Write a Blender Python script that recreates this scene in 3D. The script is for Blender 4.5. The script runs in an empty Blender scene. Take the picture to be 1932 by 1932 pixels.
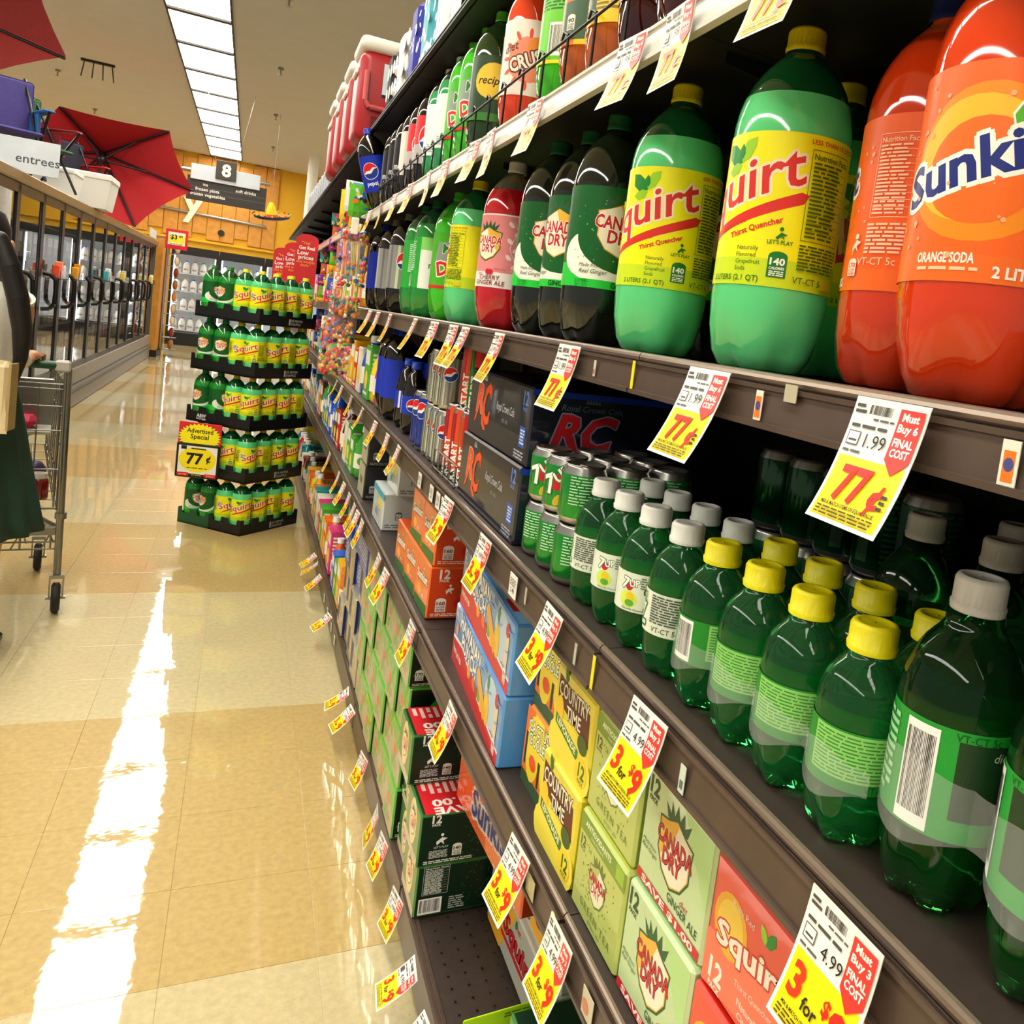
import bpy, math, random
from mathutils import Vector, Matrix
sc = bpy.context.scene
COL = sc.collection
RND = random.Random(11)
PI = math.pi
# ---------------------------------------------------------------- camera
cd_ = bpy.data.cameras.new('camera'); cam = bpy.data.objects.new('camera', cd_); COL.objects.link(cam)
right = (0.893451, -0.428625, 0.134260); down = (0.082423, -0.137381, -0.987083); fwd = (0.441533, 0.892976, -0.087415)
cam.matrix_world = Matrix(((right[0], -down[0], -fwd[0], 0.0), (right[1], -down[1], -fwd[1], 0.0),
                           (right[2], -down[2], -fwd[2], 1.4328), (0, 0, 0, 1)))
cd_.sensor_fit = 'HORIZONTAL'; cd_.sensor_width = 36.0
cd_.lens = 1539.45 / 1932 * 36.0
cd_.shift_x = (966 - 1212.66) / 1932; cd_.shift_y = (783.18 - 966) / 1932
cd_.clip_start = 0.02; cd_.clip_end = 120
sc.camera = cam
# ---------------------------------------------------------------- world, exposure, large lights
w = bpy.data.worlds.new('store_ambient'); sc.world = w; w.use_nodes = True
bg = w.node_tree.nodes['Background']; bg.inputs[0].default_value = (1.0, 0.95, 0.86, 1); bg.inputs[1].default_value = 0.30
sc.view_settings.view_transform = 'Standard'; sc.view_settings.look = 'None'
sc.view_settings.gamma = 1.0; sc.view_settings.use_curve_mapping = False
sc.view_settings.exposure = 0.32
LAMP_EMIT = 13.0
def row_light(name, x, watts):
    d = bpy.data.lights.new(name, 'AREA'); d.shape = 'RECTANGLE'; d.size = 0.6; d.size_y = 26.0; d.energy = watts
    d.color = (1.0, 0.97, 0.90)
    o = bpy.data.objects.new(name, d); COL.objects.link(o); o.location = (x, 8.0, 4.24)
    return o
row_light('neighbour_aisle_lamp_row', -4.7, 700)
row_light('neighbour_aisle_lamp_row', 4.3, 500)
# ---------------------------------------------------------------- helpers
def lin(c):
    return tuple((x / 12.92 if x <= .04045 else ((x + .055) / 1.055) ** 2.4) for x in c)
def hexc(h):
    return lin(tuple(int(h[i:i + 2], 16) / 255 for i in (0, 2, 4)))
MATS = {}
def mat(name, h, rough=.5, metal=0., spec=.5, trans=0., ior=1.45, coat=0., emit=0., alpha=1., var=0., scale=40., bump=0., sub=None):
    if name in MATS: return MATS[name]
    m = bpy.data.materials.new(name); m.use_nodes = True; nt = m.node_tree; b = nt.nodes['Principled BSDF']
    c = hexc(h) + (1,)
    b.inputs['Base Color'].default_value = c; b.inputs['Roughness'].default_value = rough
    b.inputs['Metallic'].default_value = metal; b.inputs['Specular IOR Level'].default_value = spec
    b.inputs['Transmission Weight'].default_value = trans; b.inputs['IOR'].default_value = ior
    b.inputs['Coat Weight'].default_value = coat; b.inputs['Coat Roughness'].default_value = .03
    b.inputs['Alpha'].default_value = alpha
    if emit:
        b.inputs['Emission Color'].default_value = c; b.inputs['Emission Strength'].default_value = emit
    if var or bump:
        tc = nt.nodes.new('ShaderNodeTexCoord'); no = nt.nodes.new('ShaderNodeTexNoise')
        no.inputs['Scale'].default_value = scale; no.inputs['Detail'].default_value = 5
        nt.links.new(tc.outputs['Object'], no.inputs['Vector'])
        if var:
            mr = nt.nodes.new('ShaderNodeMapRange'); mr.inputs[1].default_value = .25; mr.inputs[2].default_value = .75
            mr.inputs[3].default_value = 1 - var; mr.inputs[4].default_value = 1 + var
            nt.links.new(no.outputs['Fac'], mr.inputs[0])
            mx = nt.nodes.new('ShaderNodeMix'); mx.data_type = 'RGBA'; mx.blend_type = 'MULTIPLY'; mx.inputs[0].default_value = 1
            mx.inputs[6].default_value = c
            nt.links.new(mr.outputs[0], mx.inputs[7]); nt.links.new(mx.outputs[2], b.inputs['Base Color'])
        if bump:
            bp = nt.nodes.new('ShaderNodeBump'); bp.inputs['Strength'].default_value = bump; bp.inputs['Distance'].default_value = .01
            nt.links.new(no.outputs['Fac'], bp.inputs['Height']); nt.links.new(bp.outputs[0], b.inputs['Normal'])
    MATS[name] = m
    return m
def ink(h):                      # printed colour
    return mat('ink_' + h, h, rough=.32, spec=.4)
class MB:
    def __init__(s): s.v = []; s.f = []; s.m = []; s.s = []
    def add(s, vs, fs, m=0, sm=False):
        b = len(s.v); s.v += [tuple(x) for x in vs]
        for f in fs: s.f.append(tuple(b + i for i in f)); s.m.append(m); s.s.append(sm)
    def box(s, x0, y0, z0, x1, y1, z1, m=0):
        s.add([(x0, y0, z0), (x1, y0, z0), (x1, y1, z0), (x0, y1, z0), (x0, y0, z1), (x1, y0, z1), (x1, y1, z1), (x0, y1, z1)],
              [(0, 3, 2, 1), (4, 5, 6, 7), (0, 1, 5, 4), (1, 2, 6, 5), (2, 3, 7, 6), (3, 0, 4, 7)], m); return s
    def cbox(s, x0, y0, z0, x1, y1, z1, c=.004, m=0):        # box with chamfered edges
        cx, cy, cz = (x0 + x1) / 2, (y0 + y1) / 2, (z0 + z1) / 2
        hx, hy, hz = (x1 - x0) / 2, (y1 - y0) / 2, (z1 - z0) / 2; vs = []; ix = {}
        for a in (-1, 1):
            for b in (-1, 1):
                for d in (-1, 1):
                    for k in range(3):
                        q = [a * (hx - (0 if k == 0 else c)), b * (hy - (0 if k == 1 else c)), d * (hz - (0 if k == 2 else c))]
                        ix[a, b, d, k] = len(vs); vs.append((cx + q[0], cy + q[1], cz + q[2]))
        fs = []
        for k in range(3):
            for sg in (-1, 1):
                o = [(-1, -1), (1, -1), (1, 1), (-1, 1)]
                def key(p):
                    t = [p[0], p[1]]; t.insert(k, sg); return tuple(t)
                f = [ix[key(p) + (k,)] for p in o]
                if (sg < 0) != (k == 1): f.reverse()
                fs.append(tuple(f))
        for k in range(3):
            i, j = [t for t in range(3) if t != k]
            for a in (-1, 1):
                for b in (-1, 1):
                    def kk(e, fc):
                        t = [0, 0, 0]; t[k] = e; t[i] = a; t[j] = b; return ix[tuple(t) + (fc,)]
                    f = [kk(-1, i), kk(1, i), kk(1, j), kk(-1, j)]
                    fs.append(tuple(f))
        for a in (-1, 1):
            for b in (-1, 1):
                for d in (-1, 1):
                    fs.append((ix[a, b, d, 0], ix[a, b, d, 1], ix[a, b, d, 2]))
        s.add(vs, fs, m); return s
    def lathe(s, prof, n=28, ms=0, mod=None, sm=True, c=(0, 0, 0), ex=1., ey=1.):
        vs = []
        for r, z in prof:
            for k in range(n):
                t = 2 * PI * k / n; q = r * (mod(t, z) if mod else 1)
                vs.append((c[0] + ex * q * math.cos(t), c[1] + ey * q * math.sin(t), c[2] + z))
        for i in range(len(prof) - 1):
            mm = ms[i] if isinstance(ms, (list, tuple)) else ms
            s.add([], [], 0)
            b = len(s.v)
            fs = [(i * n + k, i * n + (k + 1) % n, (i + 1) * n + (k + 1) % n, (i + 1) * n + k) for k in range(n)]
            for f in fs: s.f.append(tuple(b + x for x in f)); s.m.append(mm); s.s.append(sm)
        s.v += vs; return s
    def cyl(s, p, q, r, n=8, m=0, r2=None, sm=True):
        p, q = Vector(p), Vector(q); d = (q - p)
        if d.length < 1e-7: return s
        d.normalize(); a = d.orthogonal().normalized(); b = d.cross(a); r2 = r if r2 is None else r2; vs = []
        for o, rr in ((p, r), (q, r2)):
            for k in range(n):
                t = 2 * PI * k / n; vs.append(o + (a * math.cos(t) + b * math.sin(t)) * rr)
        s.add(vs, [(k, (k + 1) % n, n + (k + 1) % n, n + k) for k in range(n)], m, sm)
        s.add(vs[:n], [tuple(range(n - 1, -1, -1))], m); s.add(vs[n:], [tuple(range(n))], m); return s
    def tube(s, pts, r, n=6, m=0):
        for a, b in zip(pts[:-1], pts[1:]): s.cyl(a, b, r, n, m)
        return s
    def ball(s, c, r, m=0, n=8, ex=1, ey=1, ez=1):
        pr = [(max(1e-5, r * math.sin(PI * i / n)), -r * ez * math.cos(PI * i / n)) for i in range(n + 1)]
        return s.lathe(pr, n + 2, m, c=c, ex=ex, ey=ey)
    def quad(s, a, b, c, d, m=0): s.add([a, b, c, d], [(0, 1, 2, 3)], m); return s
    def prism(s, poly, z0, z1, m=0, fn=None):      # polygon (x, y) pushed from z0 to z1, fn maps the points
        n = len(poly); fn = fn or (lambda x, y, z: (x, y, z))
        vs = [fn(x, y, z0) for x, y in poly] + [fn(x, y, z1) for x, y in poly]
        s.add(vs, [tuple(range(n - 1, -1, -1)), tuple(range(n, 2 * n))] + [(k, (k + 1) % n, n + (k + 1) % n, n + k) for k in range(n)], m); return s
    def mesh(s, name, mats):
        me = bpy.data.meshes.new(name); me.from_pydata(s.v, [], s.f)
        for m in mats: me.materials.append(m)
        me.polygons.foreach_set('material_index', s.m); me.polygons.foreach_set('use_smooth', s.s); me.update()
        return me
def obj(name, me, parent=None, loc=(0, 0, 0), rz=0., rot=None, label=None, cat=None, group=None, kind=None):
    o = bpy.data.objects.new(name, me); COL.objects.link(o); o.location = loc
    o.rotation_euler = rot if rot is not None else (0, 0, rz)
    if parent: o.parent = parent
    return tag(o, label, cat, group, kind)
def tag(o, label=None, cat=None, group=None, kind=None):
    if label: o['label'] = label
    if cat: o['category'] = cat
    if group: o['group'] = group
    if kind: o['kind'] = kind
    return o
def ms(name, mb, mats, parent=None, **k):
    return obj(name, mb.mesh(name, mats if isinstance(mats, (list, tuple)) else [mats]), parent, **k)
def empty(name, loc=(0, 0, 0), rz=0., **k): return obj(name, None, None, loc, rz, **k)
def copy_tree(o, parent=None, loc=None, rz=None, rot=None, label=None):
    c = o.copy(); COL.objects.link(c); c.parent = parent
    if loc is not None: c.location = loc
    if rz is not None: c.rotation_euler = (0, 0, rz)
    if rot is not None: c.rotation_euler = rot
    if label: c['label'] = label
    for ch in list(o.children): copy_tree(ch, c)
    return c
ORD = 'first second third fourth fifth sixth seventh eighth ninth tenth eleventh twelfth thirteenth fourteenth fifteenth sixteenth seventeenth eighteenth nineteenth twentieth'.split()
def ordn(i):
    if i < 20: return ORD[i]
    t = ['twenty', 'thirty', 'forty', 'fifty', 'sixty', 'seventy', 'eighty', 'ninety'][(i + 1) // 10 - 2]; u = (i + 1) % 10
    return t + ('th' if False else '') + ('-' + ORD[u - 1] if u else '').replace('--', '-') if u else t[:-1] + 'ieth'
# ---------------------------------------------------------------- printed artwork (flat shapes and lettering laid on surfaces)
_TX = {}
def text_tris(s, bold=0., shear=0., sp=1.):
    bold = min(bold, .035); k = (s, bold, shear, sp)
    if k in _TX: return _TX[k]
    cu = bpy.data.curves.new('lettering', 'FONT'); cu.body = s; cu.offset = bold; cu.shear = shear; cu.resolution_u = 2
    cu.fill_mode = 'FRONT'; cu.space_character = sp
    ob = bpy.data.objects.new('lettering', cu); me = bpy.data.meshes.new_from_object(ob)
    me.calc_loop_triangles()
    v = [(p.co.x, p.co.y) for p in me.vertices]; t = [tuple(x.vertices) for x in me.loop_triangles]
    bpy.data.objects.remove(ob); bpy.data.curves.remove(cu); bpy.data.meshes.remove(me)
    x0 = min(p[0] for p in v) if v else 0; x1 = max(p[0] for p in v) if v else 1
    _TX[k] = ([(p[0] - x0, p[1]) for p in v], t, x1 - x0); return _TX[k]
def rect(x0, y0, x1, y1, c): return ('p', [(x0, y0), (x1, y0), (x1, y1), (x0, y1)], c)
def poly(pts, c): return ('p', pts, c)
def ell(cx, cy, rx, ry, c, n=20, a0=0., a1=2 * PI, rot=0.):
    q = [(rx * math.cos(a0 + (a1 - a0) * k / n), ry * math.sin(a0 + (a1 - a0) * k / n)) for k in range(n + (0 if a1 - a0 > 6.28 else 1))]
    return ('p', [(cx + x * math.cos(rot) - y * math.sin(rot), cy + x * math.sin(rot) + y * math.cos(rot)) for x, y in q], c)
def T(s, x, y, size, c, rot=0., bold=0., shear=0., al='c', w=None, sp=1.): return ('t', s, x, y, size, c, rot, bold, shear, al, w, sp)
def outl(s, x, y, size, c, oc, ob=.06, **k):       # lettering with an outline
    d = ob * size * 1.5
    return [('g', [T(s, x + d * math.cos(q * PI / 4), y + d * math.sin(q * PI / 4), size, oc, **k) for q in range(8)]), T(s, x, y, size, c, **k)]
def fine(x0, y0, x1, y1, rows, c, fill=.55, seed=3):      # blocks of small print
    r = random.Random(seed); o = []; h = (y1 - y0) / rows
    for i in range(rows):
        x = x0; y = y1 - (i + 1) * h
        while x < x1 - h:
            l = min(h * r.uniform(1.2, 5), x1 - x); o.append(rect(x, y + h * (1 - fill) / 2, x + l, y + h * (1 + fill) / 2, c)); x += l + h * .55
    return [('g', o)]
def bars(x0, y0, x1, y1, c, n=22, bgc='F4F4F0', seed=2):
    r = random.Random(seed); o = [rect(x0, y0, x1, y1, bgc)] if bgc else []; p = (x1 - x0) / n; px = (x1 - x0) * .06
    for i in range(n - 2):
        a = x0 + px + i * (x1 - x0 - 2 * px) / (n - 2); o.append(rect(a, y0 + (y1 - y0) * .12, a + p * r.uniform(.25, .75), y1 - (y1 - y0) * .08, c))
    return [o[0], ('g', o[1:])] if bgc else [('g', o)]
def flat(o, U, V, eps=.00012):
    o, U, V = Vector(o), Vector(U), Vector(V); N = U.cross(V)
    return (lambda u, v, i: o + U * u + V * v + N * (eps * (i + 1))), None
def around(r, z0=0., eps=.00016, c=(0, 0)):
    return (lambda u, v, i: Vector((c[0] + (r + eps * (i + 1)) * math.cos(u / r), c[1] + (r + eps * (i + 1)) * math.sin(u / r), z0 + v))), r * .055
def mirror(items):
    r = []
    for i in flatten(items):
        if i[0] == 'p': r.append(('p', [(-x, y) for x, y in i[1]][::-1], i[2]))
        elif i[0] == 'g': r.append(('g', mirror(i[1])))
        else: r.append(i[:2] + (-i[2],) + i[3:6] + (-i[6],) + i[7:9] + ({'c': 'c', 'l': 'r', 'r': 'l'}[i[9]],) + i[10:])
    return r
def flatten(q):
    r = []
    for i in q:
        if isinstance(i, list): r += flatten(i)
        else: r.append(i)
    return r
def lay(mb, items, mapper, cols):                        # add art to a mesh builder; cols: colour -> slot
    fn, step = mapper; lvl = 0
    def slot(c):
        if c not in cols: cols[c] = len(cols)
        return cols[c]
    def tri(a, b, c, m, i):
        if step:
            e = [abs(a[0] - b[0]), abs(b[0] - c[0]), abs(c[0] - a[0])]; k = e.index(max(e))
            if e[k] > step:
                if k == 0: q = ((a[0] + b[0]) / 2, (a[1] + b[1]) / 2); tri(a, q, c, m, i); tri(q, b, c, m, i)
                elif k == 1: q = ((b[0] + c[0]) / 2, (b[1] + c[1]) / 2); tri(a, b, q, m, i); tri(a, q, c, m, i)
                else: q = ((a[0] + c[0]) / 2, (a[1] + c[1]) / 2); tri(a, b, q, m, i); tri(q, b, c, m, i)
                return
        mb.add([fn(a[0], a[1], i), fn(b[0], b[1], i), fn(c[0], c[1], i)], [(0, 1, 2)], m, bool(step))
    flatl = flatten(items)
    seq = []
    for n, it in enumerate(flatl):
        if it[0] == 'g': seq += [(n, q) for q in flatten(it[1])]
        else: seq.append((n, it))
    for n, it in seq:
        i = n * .28
        if it[0] == 'p':
            pts, m = it[1], slot(it[2])
            if step and len(pts) == 4 and abs(pts[0][1] - pts[1][1]) < 1e-9 and abs(pts[1][0] - pts[2][0]) < 1e-9:
                k = max(1, int(math.ceil(abs(pts[1][0] - pts[0][0]) / step)))
                for q in range(k):
                    a = pts[0][0] + (pts[1][0] - pts[0][0]) * q / k; b = pts[0][0] + (pts[1][0] - pts[0][0]) * (q + 1) / k
                    mb.add([fn(a, pts[0][1], i), fn(b, pts[0][1], i), fn(b, pts[2][1], i), fn(a, pts[2][1], i)], [(0, 1, 2, 3)], m, True)
            elif step or len(pts) > 4:
                from mathutils.geometry import tessellate_polygon
                for t in tessellate_polygon([[Vector((p[0], p[1], 0)) for p in pts]]):
                    a, b, c = [pts[x] for x in t]
                    if (b[0] - a[0]) * (c[1] - a[1]) - (b[1] - a[1]) * (c[0] - a[0]) < 0: b, c = c, b
                    tri(a, b, c, m, i)
            else: mb.add([fn(p[0], p[1], i) for p in pts], [tuple(range(len(pts)))], m)
        else:
            _, s, x, y, size, c, rot, bold, shear, al, wd, sp = it; m = slot(c)
            v, t, W = text_tris(s, bold, shear, sp); k = size / .69; kx = wd / W if wd else k
            ox = {'c': -W * kx / 2, 'l': 0, 'r': -W * kx}[al]; cr, sr = math.cos(rot), math.sin(rot)
            P = [(x + (ox + p[0] * kx) * cr - p[1] * k * sr, y + (ox + p[0] * kx) * sr + p[1] * k * cr) for p in v]
            if step:
                for a, b, d in t: tri(P[a], P[b], P[d], m, i)
            else: mb.add([fn(p[0], p[1], i) for p in P], t, m)
    return mb
def art(name, *layers):                                  # layers: (items, mapper)
    mb = MB(); cols = {}
    for items, mp in layers: lay(mb, items, mp, cols)
    return mb.mesh(name, [ink(c) for c in cols])
# ---------------------------------------------------------------- surfaces
def floor_material(name, h, var=.10):
    m = bpy.data.materials.new(name); m.use_nodes = True; nt = m.node_tree; b = nt.nodes['Principled BSDF']; N = nt.nodes.new; L = nt.links.new
    geo = N('ShaderNodeNewGeometry'); no = N('ShaderNodeTexNoise'); no.inputs['Scale'].default_value = 55; no.inputs['Detail'].default_value = 6
    n2 = N('ShaderNodeTexNoise'); n2.inputs['Scale'].default_value = 240; n2.inputs['Detail'].default_value = 2
    L(geo.outputs['Position'], no.inputs['Vector']); L(geo.outputs['Position'], n2.inputs['Vector'])
    cr = N('ShaderNodeValToRGB'); c = hexc(h)
    cr.color_ramp.elements[0].position = .3; cr.color_ramp.elements[1].position = .72
    cr.color_ramp.elements[0].color = tuple(x * (1 - var) for x in c) + (1,); cr.color_ramp.elements[1].color = tuple(min(1, x * (1 + var)) for x in c) + (1,)
    L(no.outputs['Fac'], cr.inputs[0])
    sp = N('ShaderNodeValToRGB'); sp.color_ramp.elements[0].position = .22; sp.color_ramp.elements[1].position = .34
    sp.color_ramp.elements[0].color = (.45, .36, .25, 1); sp.color_ramp.elements[1].color = (1, 1, 1, 1)
    L(n2.outputs['Fac'], sp.inputs[0])
    mx = N('ShaderNodeMix'); mx.data_type = 'RGBA'; mx.blend_type = 'MULTIPLY'; mx.inputs[0].default_value = .8
    L(cr.outputs[0], mx.inputs[6]); L(sp.outputs[0], mx.inputs[7])
    L(mx.outputs[2], b.inputs['Base Color'])
    b.inputs['Roughness'].default_value = .45; b.inputs['Specular IOR Level'].default_value = .12; b.inputs['Coat Weight'].default_value = 1.0; b.inputs['Coat IOR'].default_value = 1.6
    n3 = N('ShaderNodeTexNoise'); n3.inputs['Scale'].default_value = 9; n3.inputs['Detail'].default_value = 3
    L(geo.outputs['Position'], n3.inputs['Vector'])
    mr = N('ShaderNodeMapRange'); mr.inputs[1].default_value = .3; mr.inputs[2].default_value = .8; mr.inputs[3].default_value = .012; mr.inputs[4].default_value = .05
    L(n3.outputs['Fac'], mr.inputs[0]); L(mr.outputs[0], b.inputs['Coat Roughness'])
    bp = N('ShaderNodeBump'); bp.inputs['Strength'].default_value = .05; bp.inputs['Distance'].default_value = .01
    L(n3.outputs['Fac'], bp.inputs['Height']); L(bp.outputs[0], b.inputs['Coat Normal'])
    return m
TAN, CREAM = floor_material('vinyl_tile_tan', 'C2A76C'), floor_material('vinyl_tile_cream', 'CBBC90')
BRWN = mat('brown_shelf_metal', '5A4A40', rough=.33, metal=.35, var=.12, scale=30)
DECK = mat('dark_shelf_deck', '3A302A', rough=.5, metal=.2, var=.12, scale=60)
BLKM = mat('black_metal', '17171A', rough=.38, metal=.3)
BLKP = mat('black_plastic', '151515', rough=.35)
CEIL = mat('ceiling_paint', 'C2C0BC', rough=.9, var=.03, scale=3)
YEL = mat('yellow_wall_paint', 'D9A520', rough=.75, var=.06, scale=2)
WOODO = mat('honey_wood', 'C98A32', rough=.5, var=.18, scale=9)
WHT = mat('white_paint', 'EDEBE4', rough=.5, var=.03, scale=8)
STEEL = mat('brushed_steel', '9C9990', rough=.32, metal=.85, var=.1, scale=25)
CHROME = mat('zinc_wire', '86847C', rough=.28, metal=.9, var=.08, scale=40)
GLASS = mat('door_glass', 'FFFFFF', rough=0., trans=1., ior=1.45)
RUBBER = mat('black_rubber', '1C1C1C', rough=.6, var=.1, scale=60)
# ---------------------------------------------------------------- floor with its tiles
TT = .3048; TX0 = -.3574; TY0 = 1.7507
fl = MB()
for k in range(-7, 17):
    y0 = TY0 + k * 4 * TT; fl.box(-9, y0, -.05, 9, y0 + 4 * TT, -.0016, 0 if k % 2 == 0 else 1)
FLOOR = ms('floor', fl, [TAN, CREAM], kind='structure')
tm = []
for m_ in (TAN, CREAM):
    tm.append(MB().cbox(.0005, .0005, -.0016, TT - .0005, TT - .0005, 0., .0004).mesh('tile', [m_]))
for j in range(-2, 31):
    for i in range(-6, 3):
        obj('tile', tm[0] if (j // 4) % 2 == 0 else tm[1], FLOOR, (TX0 + i * TT, TY0 + j * TT, 0))
# ---------------------------------------------------------------- ceiling, walls
CZ = 4.3
ms('ceiling', MB().box(-9, -8, CZ, 9, 22, CZ + .1), CEIL, kind='structure')
WY = 21.5
WALL = ms('wall_back', MB().box(-9, WY, 0, 9, WY + .2, CZ), YEL, kind='structure')
for i in range(13):
    x = -3.3 + i * .285; z0 = 2.42 + (.12 if i % 3 == 1 else .0)
    ms('plank', MB().cbox(x, WY - .05, z0, x + .275, WY, CZ - .02 - (.1 if i % 4 == 2 else 0), .006), WOODO, WALL)
ms('ledge', MB().cbox(-3.4, WY - .10, 2.34, 1.9, WY, 2.39, .006), YEL, WALL)
ms('column_post', MB().cyl((.93, 18.4, 0), (.93, 18.4, CZ), .10, 20), WHT, label='white round column rising to the ceiling behind the shelving', cat='column')
# recessed lamps of this aisle
LX0, LX1 = -1.045, -.435; LP = 1.34
LEMIT = mat('lamp_diffuser', 'FFFAEC', emit=LAMP_EMIT, rough=.4)
LTRIM = mat('lamp_trim', '24221F', rough=.6)
fr = MB()
for a in (0, 1):
    fr.box((LX0 - .02, LX1)[a], 0, -.02, (LX0, LX1 + .02)[a], LP, .0)
    fr.box(LX0, (0, LP - .075)[a], -.03, LX1, (.012, LP)[a], .0)
frm = fr.mesh('lamp_frame', [LTRIM]); dfm = MB().box(LX0, .012, -.008, LX1, LP - .075, -.002).mesh('diffuser', [LEMIT])
bfm = MB().box(LX0 + .295, .012, -.0105, LX0 + .315, LP - .075, -.008)
for q in range(1, 6): bfm.box(LX0, q * .215, -.0095, LX1, q * .215 + .006, -.008)
bfm = bfm.mesh('louver', [mat('lamp_louver', 'F3EFE2', emit=LAMP_EMIT * .7)])
for k in range(20):
    y = -5.55 + k * LP
    o = empty('ceiling_light', (0, y, CZ), label=('fluorescent ceiling panel in the long row above the aisle, %s from the back wall' % ORD[19 - k]), cat='ceiling light', group='row of ceiling panels over the aisle')
    obj('lamp_frame', frm, o); obj('diffuser', dfm, o); obj('louver', bfm, o)
spr = MB().cyl((0, 0, 0), (0, 0, -.03), .035, 12).cyl((0, 0, -.03), (0, 0, -.09), .01, 8).cyl((0, 0, -.09), (0, 0, -.095), .03, 10).mesh('sprinkler_head', [STEEL])
for n, (x, y) in enumerate([(.10, 9.14), (.11, 11.98), (.13, 15.07), (.16, 18.4), (-2.86, 15.4), (-2.81, 18.3)]):
    obj('sprinkler_head', spr, None, (x, y, CZ), label='small brass ceiling sprinkler, %s' % ['nearest one over the soda shelves', 'second one over the soda shelves', 'third one over the soda shelves', 'farthest one over the soda shelves', 'nearer one above the freezer', 'farther one above the freezer'][n], cat='sprinkler', group='ceiling sprinklers')
vt = MB().box(-.2, 0, -.03, .2, .06, 0)
for q in range(4): vt.cyl((-.16 + q * .11, .03, -.03), (-.19 + q * .13, .03, -.24), .008, 6)
ms('hanger_bracket', vt, LTRIM, loc=(-2.18, 14.15, CZ), label='dark bracket with four short rods hanging from the ceiling', cat='bracket')
# ---------------------------------------------------------------- coolers in the back wall
CLIT = mat('cooler_lamp', 'F2F7FF', emit=5.0)
CWHT = mat('cooler_white_liner', 'E8ECEC', rough=.4)
CY = 20.9
def cooler(x, n, desc):
    o = empty('display_cooler', (x, CY, 0), label=desc, cat='cooler', group='glass door coolers along the back wall')
    b = MB(); b.box(0, .5, .1, .92, .55, 2.1); b.box(0, 0, .1, .03, .5, 2.1); b.box(.89, 0, .1, .92, .5, 2.1); b.box(0, 0, 2.05, .92, .55, 2.1); b.box(0, 0, .1, .92, .55, .28)
    ms('liner', b, CWHT, o)
    f = MB(); f.box(0, -.05, 0, .92, -.001, .28); f.box(0, -.05, 2.0, .92, -.001, 2.18); f.box(0, -.05, .28, .05, -.001, 2.0); f.box(.87, -.05, .28, .92, -.001, 2.0)
    ms('door_frame', f, BLKP, o)
    ms('pane', MB().box(.05, -.03, .28, .87, -.024, 2.0), GLASS, o)
    for z in (.34, .78, 1.2, 1.6):
        sh = ms('shelf', MB().box(.04, .06, z - .02, .88, .48, z), CWHT, o)
    ms('light_tube', MB().box(.05, .02, .3, .075, .05, 1.98), CLIT, o); ms('light_tube', MB().box(.845, .02, .3, .87, .05, 1.98), CLIT, o)
    ms('handle', MB().cyl((.82, -.08, .9), (.82, -.08, 1.4), .014, 8), STEEL, o)
    return o
for n in range(5):
    cooler(-1.62 + n * .93, n, ['milk cooler door just beyond the wooden end of the freezer', 'milk cooler door behind the top of the bottle stack', 'cooler door beside the red low price signs', 'fourth cooler door along the back wall', 'last cooler door along the back wall'][n])
jug = MB().lathe([(.0, 0), (.07, 0), (.075, .02), (.075, .15), (.06, .2), (.03, .235), (.026, .25), (.026, .262), (0.001, .262)], 12)
jm = jug.mesh('milk_jug', [mat('milk_white', 'F0F0EA', rough=.4)])
cm = {c: MB().cyl((0, 0, .25), (0, 0, .272), .03, 10).mesh('cap', [ink(c)]) for c in ('2A58C8', 'D02828', '2C9A48', 'E8D020')}
lm = art('label', ([rect(-.07, .04, .07, .12, 'E9E4DA'), T('MILK', 0, .065, .03, '6A3030', bold=.03)], around(.0755)))
k = 0
for d in range(2):
    for r_, z in enumerate((.34, .78, 1.2, 1.6)):
        for c in range(5):
            o = obj('milk_jug', jm, None, (-1.62 + d * .93 + .13 + c * .165, CY + .15, z + .001), rz=-PI / 2, label='white milk jug, %s in the %s row of the %s milk cooler' % (ORD[c], ['bottom', 'lower middle', 'upper middle', 'top'][r_], ['left', 'middle'][d]), cat='jug', group='milk jugs in the back coolers')
            obj('cap', cm[('2A58C8', 'D02828', '2C9A48', 'E8D020')[(r_ + c + d) % 4]], o); obj('label', lm, o)
# letter, pipe, round port on the back wall
mbL = MB(); v, t, W = text_tris('y', .03)
def extr(name, s, size, depth, m, loc, rot, bold=.03, **k):
    v, t, W = text_tris(s, bold); q = size / .69; mb = MB()
    mb.add([(p[0] * q, p[1] * q, depth) for p in v], t, 0); mb.add([(p[0] * q, p[1] * q, 0) for p in v], [x[::-1] for x in t], 0)
    ed = {}
    for a in t:
        for i in range(3):
            e = (a[i], a[(i + 1) % 3]); ed[tuple(sorted(e))] = ed.get(tuple(sorted(e)), []) + [e]
    for e in ed.values():
        if len(e) == 1:
            a, b = e[0]; mb.add([(v[a][0] * q, v[a][1] * q, 0), (v[b][0] * q, v[b][1] * q, 0), (v[b][0] * q, v[b][1] * q, depth), (v[a][0] * q, v[a][1] * q, depth)], [(0, 1, 2, 3)], 0)
    return ms(name, mb, m, loc=loc, rot=rot, **k)
extr('wall_letter', 'y', .52, .06, mat('letter_cream', 'E9DDBE', rough=.5), (-1.52, WY - .06, 2.93), (PI / 2, 0, 0), label='cream letter y mounted on the wooden wall boards', cat='letter')
ms('sign_rail', MB().cyl((-3.2, WY - .09, 3.02), (.2, WY - .09, 2.92), .03, 10), STEEL, label='thin grey rail under the wall letter', cat='rail')
ms('wall_port', MB().cyl((-.72, WY - .09, 2.62), (-.72, WY - .05, 2.62), .07, 16), BLKP, label='small round black port in a wooden board', cat='port')
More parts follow.
